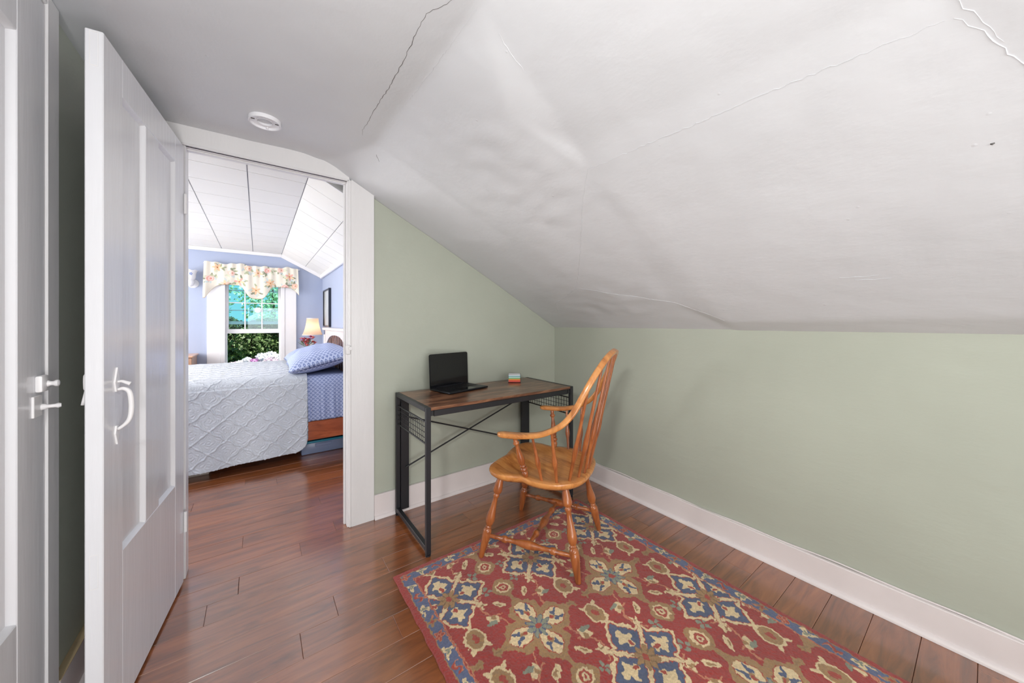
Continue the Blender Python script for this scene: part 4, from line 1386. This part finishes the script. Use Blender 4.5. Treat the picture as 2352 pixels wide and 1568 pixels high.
# sheet: strip x .20...655, draped over the front edge
nx_, nt_ = 110, 90
xs_ = np.linspace(0.20, 0.657, nx_); ts_ = np.linspace(0, 1, nt_)
SX, ST = np.meshgrid(xs_, ts_, indexing='ij')
LT = 1.2 + 0.37
arc_ = ST * LT
R_ = 0.05
topL = 1.2 - R_
yy = np.where(arc_ < topL, BY0 + 1.20 - arc_, 0); zz = np.full_like(yy, 0.716)
m2 = (arc_ >= topL) & (arc_ < topL + R_ * PI / 2)
a_ = (arc_ - topL) / R_
yy = np.where(m2, BY0 + R_ - R_ * np.sin(a_), yy); zz = np.where(m2, 0.716 - R_ + R_ * np.cos(a_), zz)
m3 = arc_ >= topL + R_ * PI / 2
dwn = arc_ - topL - R_ * PI / 2
hang = 0.716 - R_ - dwn
fold = 0.010 * np.sin(SX * 48 + 0.8 * np.sin(dwn * 9)) * np.clip(dwn / 0.25, 0, 1) + 0.006 * np.sin(SX * 113 + 2)* np.clip(dwn / 0.3, 0, 1)
yy = np.where(m3, BY0 - 0.008 - np.abs(fold) * 1.0 + 0.004, yy); zz = np.where(m3, hang, zz)
zmin = 0.305 + 0.012 * np.sin(SX * 20)
zz = np.maximum(zz, zmin)
V = np.stack([SX.ravel(), (yy).ravel(), zz.ravel()], 1)
sh = np_mesh('sheet', V, grid_faces(nx_, nt_), M['ring'], uvs=np.stack([SX.ravel(), arc_.ravel()], 1))
so = sh.modifiers.new('thick', 'SOLIDIFY'); so.thickness = 0.003; so.offset = 0
tag(sh, 'pale blue sheet printed with small rings, hanging over the bed side beside the quilt', 'sheet')

# quilt
na, nb = 420, 400
xa = np.linspace(-1.42, 0.345, na)
LQ = (BY1 - BY0) + 0.655
sb = np.linspace(0, 1, nb)
QX, QS = np.meshgrid(xa, sb, indexing='ij')
arc_ = QS * (LQ + 0.0)
R_ = 0.07
topL = (BY1 - BY0) - R_ + 0.02
zt = 0.738
drop_max = LQ - topL - R_ * PI / 2
a_ = np.clip((arc_ - topL) / R_, 0, PI / 2)
dwn = np.clip(arc_ - topL - R_ * PI / 2, 0, None)
# rounded lower corner at the pillow end
xc = 0.345; rc_ = 0.11
zz_low = dwn
corner = np.clip((QX - (xc - rc_)) / rc_, 0, 1)
lim = drop_max - rc_ * (1 - np.sqrt(np.clip(1 - corner ** 2, 0, 1)))
dw2 = dwn * (lim / drop_max)
Yq = np.where(arc_ < topL, BY1 - arc_, BY0 - 0.018 + R_ - R_ * np.sin(a_))
Zq = np.where(arc_ < topL, zt, zt - R_ + R_ * np.cos(a_) - dw2)
flare = (0.012 + 0.020 * np.sin(QX * 9 + 1.2) ** 2) * (dw2 / drop_max) ** 1.3
Yq = Yq - flare - np.where(dw2 > 0, 0.006, 0)
Zq = Zq + np.where(arc_ < topL, 0.006 * np.sin(QX * 4) * np.sin(Yq * 5), 0) + 0.010 * np.sin(QX * 5.5 + 0.8) * (dw2 / drop_max)
wx_ = QX + 0.006 * np.sin(arc_ * 2 * PI / 0.052) ; wz_ = arc_ + 0.005 * np.sin(QX * 2 * PI / 0.061)
xs1 = np.abs((wx_ / 0.20 + 0.5) % 1 - 0.5); zs1 = np.abs((wz_ / 0.165 + 0.5) % 1 - 0.5)
d1 = xs1 + zs1
tq = np.minimum(d1, 1 - d1) * 2
rel = np.sin(PI * 5.5 * tq) ** 2 + 0.8 * (tq > 0.93)
onside = np.clip((arc_ - topL + 0.05) / 0.1, 0, 1)
amp = 0.0052
Yq = Yq - rel * amp * onside
Zq = Zq + rel * amp * 0.7 * (1 - onside)
V = np.stack([QX.ravel(), Yq.ravel(), Zq.ravel()], 1)
ql = np_mesh('quilt', V, grid_faces(na, nb), M['quilt'])
so = ql.modifiers.new('thick', 'SOLIDIFY'); so.thickness = 0.006; so.offset = 1
tag(ql, 'white quilt stitched in wavy diamonds, spread over the bed down to near the floor', 'quilt')


# pillows
def pillow(cx, cy, cz_, L, W, H, rot, tilt, label, m):
    n1, n2 = 60, 44
    u = np.linspace(-1, 1, n1); v = np.linspace(-1, 1, n2)
    U, Vv = np.meshgrid(u, v, indexing='ij')
    Ms = []
    th = np.clip((1 - np.abs(U) ** 2.6), 0, 1) ** 0.55 * np.clip((1 - np.abs(Vv) ** 2.6), 0, 1) ** 0.55
    px_ = U * L / 2 * (1 - 0.07 * (Vv ** 2) * 0 - 0.06 * (1 - np.abs(Vv) ** 2) * np.abs(U) ** 4 * 0)
    px_ = px_ * (1 - 0.05 * (1 - Vv ** 2)); py_ = Vv * W / 2 * (1 - 0.06 * (1 - U ** 2))
    wr = 0.006 * np.sin(U * 9 + Vv * 5) * np.sin(Vv * 8 - U * 3)
    top = th * H * 0.62 + 0.010 + wr * th
    bot = -th * H * 0.38
    R = (Matrix.Translation((cx, cy, cz_)) @ Euler((tilt[0], tilt[1], rot)).to_matrix().to_4x4())
    Rn = np.array(R)
    vs = []
    for zc in (top, bot):
        q = np.stack([px_.ravel(), py_.ravel(), zc.ravel(), np.ones(px_.size)], 1) @ Rn.T
        vs.append(q[:, :3])
    F = grid_faces(n1, n2)
    Vx = np.vstack(vs)
    F2 = np.vstack([F, F[:, ::-1] + n1 * n2])
    # seam skirt
    def bi():
        e = [(i, 0) for i in range(n1)] + [(n1 - 1, j) for j in range(1, n2)] + [(i, n2 - 1) for i in range(n1 - 2, -1, -1)] + [(0, j) for j in range(n2 - 2, 0, -1)]
        return [i * n2 + j for i, j in e]
    e = bi()
    S = np.array([[a, b_, b_ + n1 * n2, a + n1 * n2] for a, b_ in zip(e, e[1:] + e[:1])])
    F3 = np.vstack([F2, S])
    uv = np.stack([px_.ravel(), py_.ravel()], 1)
    o = np_mesh('pillow', Vx, F3, m, uvs=np.vstack([uv, uv]))
    tag(o, label, 'pillow', 'pillows on the bed')
    return o


pillow(0.475, 3.86, 0.822, 0.52, 0.80, 0.22, math.radians(-2), (0, math.radians(-14)), 'plump ring-patterned pillow at the near side of the bed head, with an open hem', M['ring'])
pillow(0.470, 4.60, 0.805, 0.46, 0.56, 0.15, 0, (0, math.radians(-12)), 'pale blue pillow at the window side of the bed, behind the plump one', M['ring'])

# under the bed
bn = thing('storage_bin', (0.49, 3.75, 0), 'low translucent storage bin with teal lid under the bed', 'storage bin')
build('tub', MB().box(0.31, 0.668, 3.60, 3.98, 0.0, 0.100, 0.012, 2), M['bin'], bn, 40)
build('lid', MB().box(0.30, 0.678, 3.59, 3.99, 0.1005, 0.118, 0.005, 2), M['teal'], bn, 40)
build('handle', MB().box(0.42, 0.55, 3.592, 3.602, 0.062, 0.090, 0.003), M['bin'], bn)
bxo = build('box', MB().box(-0.95, -0.31, 3.60, 3.98, 0.0, 0.13, 0.003), M['card'], None)
tag(bxo, 'pale flat cardboard box under the left part of the bed', 'box')

# ================================================================== BEDROOM FURNITURE
ns_ = thing('nightstand', (0.52, 5.28, 0), 'small pale nightstand in the corner beyond the bed carrying the lamp', 'nightstand')
build('body', MB().box(0.30, 0.725, 5.08, 5.50, 0.12, 0.66, 0.004), M['headpale'], ns_)
build('top', MB().box(0.28, 0.735, 5.06, 5.52, 0.66, 0.685, 0.005), M['headpale'], ns_)
dw = build('drawer', MB().box(0.292, 0.30, 5.10, 5.48, 0.47, 0.64, 0.003), M['headpale'], ns_)
build('knob', MB().sphere((0.285, 5.29, 0.555), 0.012), M['porc'], dw, 180)
for x in (0.31, 0.685):
    for y in (5.09, 5.45):
        build('leg', MB().box(x, x + 0.035, y, y + 0.035, 0.0, 0.12), M['headpale'], ns_)
# lamp
LXc, LYc = 0.585, 5.30
tl = thing('table_lamp', (LXc, LYc, 0.685), 'lit table lamp with cream bell shade on the nightstand', 'lamp')
build('base', MB().lathe((LXc, LYc, 0.6855), (LXc, LYc, 1.02), [(0, .06), (.04, .06), (.07, .025), (.15, .02), (.3, .045), (.5, .05), (.68, .02), (.75, .012), (1, .010)], 24), M['porc'], tl, 60)
M['shade'] = mat('lamp_shade_cloth', (240, 214, 190), rough=0.8)
sp = M['shade'].node_tree.nodes['Principled BSDF']
nt = M['shade'].node_tree
trn = nt.nodes.new('ShaderNodeBsdfTranslucent'); trn.inputs[0].default_value = (*lin((255, 226, 196)), 1)
mxs = nt.nodes.new('ShaderNodeMixShader'); mxs.inputs[0].default_value = 0.6
outn = nt.nodes['Material Output']
nt.links.new(sp.outputs[0], mxs.inputs[1]); nt.links.new(trn.outputs[0], mxs.inputs[2]); nt.links.new(mxs.outputs[0], outn.inputs[0])
sm_ = MB()
shp = [(1.025, .118), (1.06, .104), (1.10, .091), (1.15, .080), (1.20, .072), (1.243, .068)]
sm_.grid(lambda u, v: (LXc + 0, 0, 0), 1, 1) if False else None
nn = 36
rg = [[sm_.b.verts.new((LXc + r * math.cos(2 * PI * k / nn), LYc + r * math.sin(2 * PI * k / nn), z)) for k in range(nn)] for z, r in shp]
for a, b_ in zip(rg, rg[1:]):
    for k in range(nn): sm_.b.faces.new((a[k], a[(k + 1) % nn], b_[(k + 1) % nn], b_[k]))
shd = build('lamp_shade', sm_, M['shade'], tl, 180)
for z, r in (shp[0], shp[-1]):
    build('shade_trim', ringl(MB(), (LXc, LYc), z - 0.004, z + 0.004, r - 0.001, r + 0.002, 36), M['headpale'], shd, 40)
M['bulb'] = mat('bulb', (255, 230, 200))
pb = M['bulb'].node_tree.nodes['Principled BSDF']
pb.inputs['Emission Color'].default_value = (1, .86, .72, 1); pb.inputs['Emission Strength'].default_value = 14
build('bulb', MB().sphere((LXc, LYc, 1.12), 0.026), M['bulb'], tl, 180)
# vase with flowers
VX, VY = 0.50, 5.14
vs_ = build('vase', MB().lathe((VX, VY, 0.6855), (VX, VY, 0.855), [(0, .035), (.1, .042), (.5, .046), (.8, .034), (1, .042)], 20), M['porc'], None, 60)
tag(vs_, 'small pale vase holding the flowers on the nightstand', 'vase')
fb = thing('flower_bouquet', (VX, VY, 0.80), 'bunch of coral, magenta and lilac flowers in the vase beside the lamp', 'flowers')
M['coral'] = mat('petal_coral', (222, 108, 104), rough=0.7); M['mag'] = mat('petal_magenta', (158, 60, 110), rough=0.7)
M['lil'] = mat('petal_lilac', (204, 160, 206), rough=0.7); M['leaf'] = mat('flower_leaf', (132, 150, 120), rough=0.7)
rf_ = random.Random(5)
for i in range(22):
    a = rf_.uniform(0, 2 * PI); r = rf_.uniform(0.0, 0.105); h = 0.925 + rf_.uniform(0, 0.10) - r * 0.3
    mm = [M['coral'], M['coral'], M['mag'], M['lil']][i % 4]
    c = Vector((VX + r * math.cos(a), VY + r * math.sin(a) * 0.7, h))
    if i in (3, 7): c.z += 0.06
    mb = MB()
    for q in range(7):
        aa = q * 2 * PI / 7
        d_ = Vector((math.cos(aa), math.sin(aa), 0.35)).normalized()
        s_ = d_.cross(Vector((0, 0, 1))).normalized()
        L_ = 0.038
        v0 = mb.b.verts.new(c); v1 = mb.b.verts.new(c + d_ * L_ * .6 + s_ * L_ * .4); v2 = mb.b.verts.new(c + d_ * L_); v3 = mb.b.verts.new(c + d_ * L_ * .6 - s_ * L_ * .4)
        mb.b.faces.new((v0, v1, v2, v3))
    mb.sphere(c + Vector((0, 0, .006)), 0.014, u=8, v=5)
    bl_ = build('blossom', mb, mm, fb, None, False)
    build('stem', MB().tube([c, (VX + (c.x - VX) * .2, VY + (c.y - VY) * .2, 0.83)], 0.0018, 5), M['leaf'], bl_)
for i in range(14):
    a = rf_.uniform(0, 2 * PI); d_ = Vector((math.cos(a), math.sin(a) * .7, rf_.uniform(.2, .9))).normalized()
    c = Vector((VX, VY, 0.87)) + d_ * 0.04
    s_ = d_.cross(Vector((0, 0, 1))).normalized() * 0.012
    mb = MB()
    mb.b.faces.new([mb.b.verts.new(q) for q in (c, c + d_ * .05 + s_, c + d_ * .11, c + d_ * .05 - s_)])
    build('leaf', mb, M['leaf'], fb, None, False)

# dresser (left)
ds = thing('dresser', (-0.95, 5.3, 0), 'pale pinkish wooden dresser corner left of the bedroom window', 'dresser')
build('body', MB().box(-1.45, -0.588, 5.16, 5.57, 0.06, 0.80, 0.004), M['dresser'], ds)
build('top', MB().box(-1.47, -0.574, 5.14, 5.58, 0.80, 0.822, 0.005), M['dresser'], ds)
for k in range(3):
    for xx in (-1.43, -1.0):
        d_ = build('drawer', MB().box(xx, xx + 0.37, 5.148, 5.160, 0.10 + k * 0.23, 0.31 + k * 0.23, 0.003), M['dresser'], ds)
        build('knob', MB().sphere((xx + 0.185, 5.138, 0.205 + k * 0.23), 0.013), M['brass'], d_, 180)
build('plinth', MB().box(-1.44, -0.60, 5.18, 5.56, 0.0, 0.06), M['dresser'], ds)

# wall lamp
wl = thing('wall_lamp', (-0.645, YB, 1.66), 'white fluted glass wall lamp left of the window', 'wall lamp')
build('wall_plate', MB().lathe((-0.625, YB, 1.655), (-0.625, YB - 0.02, 1.655), [(0, .055), (.6, .052), (1, .035)], 24), M['porc'], wl, 50)
build('holder', MB().lathe((-0.645, YB - 0.075, 1.61), (-0.645, YB - 0.075, 1.69), [(0, .012), (.15, .03), (.4, .034), (.6, .042), (1, .04)], 20), M['porc'], wl, 50)
build('arm', MB().cyl((-0.645, YB - 0.07, 1.64), (-0.63, YB - 0.015, 1.65), 0.016), M['porc'], wl, 50)
sm_ = MB()
shp = [(1.685, .034), (1.70, .048), (1.73, .055), (1.76, .056), (1.785, .062), (1.80, .078)]
nn = 48
rg = []
for z, r in shp:
    k5 = max(0, (z - 1.77) / 0.03)
    rg.append([sm_.b.verts.new((-0.645 + (r + .005 * k5 * math.cos(8 * 2 * PI * k / nn)) * math.cos(2 * PI * k / nn), YB - 0.085 + (r + .005 * k5 * math.cos(8 * 2 * PI * k / nn)) * math.sin(2 * PI * k / nn), z + .004 * k5 * math.cos(8 * 2 * PI * k / nn))) for k in range(nn)])
for a, b_ in zip(rg, rg[1:]):
    for k in range(nn): sm_.b.faces.new((a[k], a[(k + 1) % nn], b_[(k + 1) % nn], b_[k]))
ws = build('glass_shade', sm_, M['porc'], wl, 180)
fl_ = MB()
M['bluefl'] = mat('blue_motif', (130, 150, 200))
for q in range(5):
    a = q * 2 * PI / 5
    fl_.sphere((-0.630 + .010 * math.cos(a), YB - 0.142, 1.755 + .010 * math.sin(a)), 0.006, (1, .4, 1), 8, 5)
build('flower_motif', fl_, M['bluefl'], ws, 180)

# picture on the right bedroom wall
pc = thing('picture_frame', (XB, 5.1, 1.38), 'dark framed picture on the blue wall above the bed head', 'picture')
build('frame', MB().box(XB - 0.028, XB, 4.87, 4.885, 1.135, 1.62, 0.001).box(XB - 0.028, XB, 5.325, 5.34, 1.135, 1.62, 0.001).box(XB - 0.028, XB, 4.885, 5.325, 1.605, 1.62, 0.001).box(XB - 0.028, XB, 4.885, 5.325, 1.135, 1.15, 0.001), M['frame'], pc)
build('print', MB().box(XB - 0.012, XB - 0.004, 4.885, 5.325, 1.15, 1.605), mat('print_paper', (214, 216, 214), rough=0.15, var=0.12, vscale=4), pc)
# the thick dark edge nearest the camera
build('frame_edge', MB().box(XB - 0.030, XB, 4.855, 4.872, 1.133, 1.622, 0.001), M['frame'], pc)

# valance
vu = np.linspace(0, 1, 260); vv_ = np.linspace(0, 1, 130)
VU, VV = np.meshgrid(vu, vv_, indexing='ij')
vx = -0.522 + VU * 0.962
ztop = 1.918 + 0.010 * np.sin(VU * 23) + 0.006 * np.sin(VU * 51 + 1) - 0.012 * np.exp(-((VU - 0.62) / 0.1) ** 2)
c_ = np.abs(VU - 0.53)
zbot = 1.655 - 0.165 * np.exp(-(c_ / 0.13) ** 4) - 0.17 * np.clip((c_ - 0.34) / 0.17, 0, 1) ** 2.0
vz = ztop + (zbot - ztop) * VV
vy = YB - 0.055 - 0.018 * np.sin(PI * VV) - 0.010 * np.sin(VU * 30 + 1.5) * VV - 0.006 * np.sin(VU * 75) * (1 - VV)
vx = vx + (VU - 0.5) * 0.025 * VV
colv = np.empty(VU.shape + (3,)); colv[:] = lin((234, 226, 212))
rv = random.Random(11)
hgt = (1.92 - vz)
def ev(cx, cy, rx, ry, a):
    c, s = math.cos(a), math.sin(a)
    dx = vx - cx; dy = vz - cy
    return ((dx * c + dy * s) / rx) ** 2 + ((-dx * s + dy * c) / ry) ** 2
wv = 1 + 0.5 * vnoise(vx, vz, 60, 3)
spots = [(-0.47, 1.72), (-0.40, 1.86), (-0.27, 1.80), (-0.19, 1.70), (-0.10, 1.87), (0.0, 1.82), (0.10, 1.86), (0.13, 1.70), (0.24, 1.88), (0.34, 1.80), (0.40, 1.68), (-0.33, 1.66), (0.29, 1.66), (-0.02, 1.60)]
for i, (cx, cy) in enumerate(spots):
    for q in range(12):
        a = rv.uniform(0, 2 * PI); r = rv.uniform(.03, .065)
        e = ev(cx + r * math.cos(a), cy + r * math.sin(a), .026, .010, a + rv.uniform(-.9, .9)) * wv
        colv[e < 1] = lin([(176, 180, 150), (214, 214, 190), (146, 148, 126), (208, 216, 214)][q % 4])
    base = [(232, 172, 160), (234, 190, 156), (236, 200, 182)][i % 3]
    fs = 1.35
    if i % 2 == 0:
        for k, (R0, cc) in enumerate(((.040, (242, 206, 196)), (.034, base), (.025, (244, 212, 204)), (.016, base), (.007, (212, 130, 122)))):
            colv[ev(cx + .003 * k, cy, R0, R0 * .85, .3 * k) * wv < 1] = lin(cc)
    else:
        for q in range(6):
            a = q * PI / 3 + i
            colv[ev(cx + .026 * math.cos(a), cy + .026 * math.sin(a), .026, .012, a) * wv < 1] = lin([base, (240, 206, 170)][q % 2])
        colv[ev(cx, cy, .008, .008, 0) < 1] = lin((190, 120, 70))
colv[VV > 0.985] = lin((190, 160, 120))
V = np.stack([vx.ravel(), vy.ravel(), vz.ravel()], 1)
M['val'] = painted('valance_cotton', rough=0.9, bump=0.1, bscale=300)
va = np_mesh('valance', V, grid_faces(260, 130), M['val'], colors=colv.reshape(-1, 3))
so = va.modifiers.new('thick', 'SOLIDIFY'); so.thickness = 0.003
tag(va, 'cream scalloped valance printed with pink roses over the bedroom window', 'curtain')
rod = build('curtain_rod', MB().tube([(-0.53, YB - 0.001, 1.905), (-0.53, YB - 0.045, 1.905), (0.46, YB - 0.045, 1.905), (0.46, YB - 0.001, 1.905)], 0.006, 8), M['porc'], None, 40)
tag(rod, 'thin white rod carrying the floral valance', 'curtain rod')

# ================================================================== OUTSIDE
GZ0 = -0.30
struct('ground', MB().box(-14, 14, 5.9, 30, GZ0 - 0.1, GZ0), mat('lawn_ground', (86, 110, 58), rough=0.95, var=0.25, vscale=6), label='lawn outside the bedroom window')


def leaf_cloud(name, pts, size, m, seed, parent=None):
    r = np.random.RandomState(seed)
    n = len(pts)
    d1_ = r.normal(size=(n, 3)); d1_ /= np.linalg.norm(d1_, axis=1)[:, None]
    d2_ = r.normal(size=(n, 3)); d2_ = np.cross(d1_, d2_); d2_ /= np.linalg.norm(d2_, axis=1)[:, None]
    s = size * r.uniform(0.6, 1.3, size=(n, 1))
    V = np.stack([pts - d1_ * s, pts + d2_ * s * 0.5, pts + d1_ * s, pts - d2_ * s * 0.5], 1).reshape(-1, 3)
    F = np.arange(n * 4).reshape(n, 4)
    return np_mesh(name, V, F, m, smooth=False, parent=parent)


M['hedge'] = mat('hedge_leaf', (112, 134, 78), rough=0.55, color2=(46, 60, 36), vscale=9)
M['lightleaf'] = mat('light_leaf', (232, 240, 196), rough=0.6, color2=(176, 204, 146), vscale=4)
M['bark'] = mat('bark', (80, 66, 52), rough=0.9, var=0.3, vscale=20)
rs = np.random.RandomState(4)
hg = thing('hedge', (-0.3, 8.8, GZ0), 'dark leafy hedge outside the bedroom window', 'hedge')
n = 26000
pts = np.stack([rs.uniform(-2.2, 1.8, n), 8.5 + rs.rand(n) ** 2 * 0.7, rs.uniform(GZ0, 1.25, n)], 1)
pts[:, 1] += 0.12 * np.sin(pts[:, 0] * 5) + 0.1 * np.sin(pts[:, 2] * 7 + pts[:, 0] * 3)
pts[:, 2] += 0.06 * np.sin(pts[:, 0] * 9)
lo = leaf_cloud('foliage', pts, 0.045, M['hedge'], 1, hg); lo['kind'] = 'stuff'
build('stem', MB().box(-2.2, 1.8, 9.0, 9.3, GZ0, 1.1), M['bark'], hg)
for i, (tx, ty, sx, zc) in enumerate(((-1.25, 11.5, 0.9, 2.1), (0.35, 12.5, 0.8, 1.9))):
    tr_ = thing('tree', (tx, ty, GZ0), ['pale leafed tree seen through the upper left panes of the bedroom window', 'pale leafed tree seen through the upper right panes of the bedroom window'][i], 'tree')
    n = 1300
    q = rs.normal(size=(n, 3)); q /= np.linalg.norm(q, axis=1)[:, None]
    q *= rs.rand(n, 1) ** 0.4
    pts = q * np.array([sx, 0.7, 1.0]) + np.array([tx, ty, zc])
    lo = leaf_cloud('foliage', pts, 0.06, M['lightleaf'], 10 + i, tr_); lo['kind'] = 'stuff'
    build('trunk', MB().tube([(tx, ty, GZ0), (tx + .05, ty, 0.8), (tx, ty, zc + .3)], [0.09, 0.07, 0.03], 8), M['bark'], tr_, 60)
hy = thing('hydrangea', (0.05, 7.0, GZ0), 'white and pink hydrangea bush below the hedge outside the window', 'bush')
n = 3500
q = rs.normal(size=(n, 3)); q /= np.linalg.norm(q, axis=1)[:, None]
pts = q * np.array([0.75, 0.35, 0.42]) * (0.75 + 0.25 * rs.rand(n, 1)) + np.array([0.02, 7.0, 0.12])
lo = leaf_cloud('foliage', pts, 0.05, mat('hydrangea_leaf', (110, 140, 66), rough=0.6, color2=(60, 86, 38), vscale=8), 20, hy); lo['kind'] = 'stuff'
hcols = [mat('hydrangea_white', (240, 236, 240), rough=0.8), mat('hydrangea_pink', (214, 150, 206), rough=0.8), mat('hydrangea_blush', (234, 210, 226), rough=0.8)]
heads = [(-0.40, 6.75, .50, .065, 0), (-0.30, 6.72, .54, .06, 2), (-0.22, 6.70, .56, .06, 0), (-0.13, 6.72, .60, .062, 0), (-0.06, 6.68, .585, .05, 1), (0.05, 6.75, .635, .085, 0), (0.17, 6.78, .65, .09, 0), (0.28, 6.74, .62, .075, 0), (0.06, 6.66, .50, .045, 1), (0.20, 6.66, .57, .05, 2), (0.33, 6.70, .56, .055, 2), (-0.30, 6.66, .47, .05, 0), (0.12, 6.70, .595, .045, 2)]
for (x, y, z, r, k) in heads:
    m_ = 170
    q = rs.normal(size=(m_, 3)); q /= np.linalg.norm(q, axis=1)[:, None]
    pts = q * r * np.array([1, 1, .8]) + np.array([x, y, z])
    fh = leaf_cloud('flower_head', pts, 0.020, hcols[k], rs.randint(999), hy)
    build('head_core', MB().sphere((x, y, z), r * 0.93, (1, 1, .8), 14, 9), hcols[k], fh, 180)
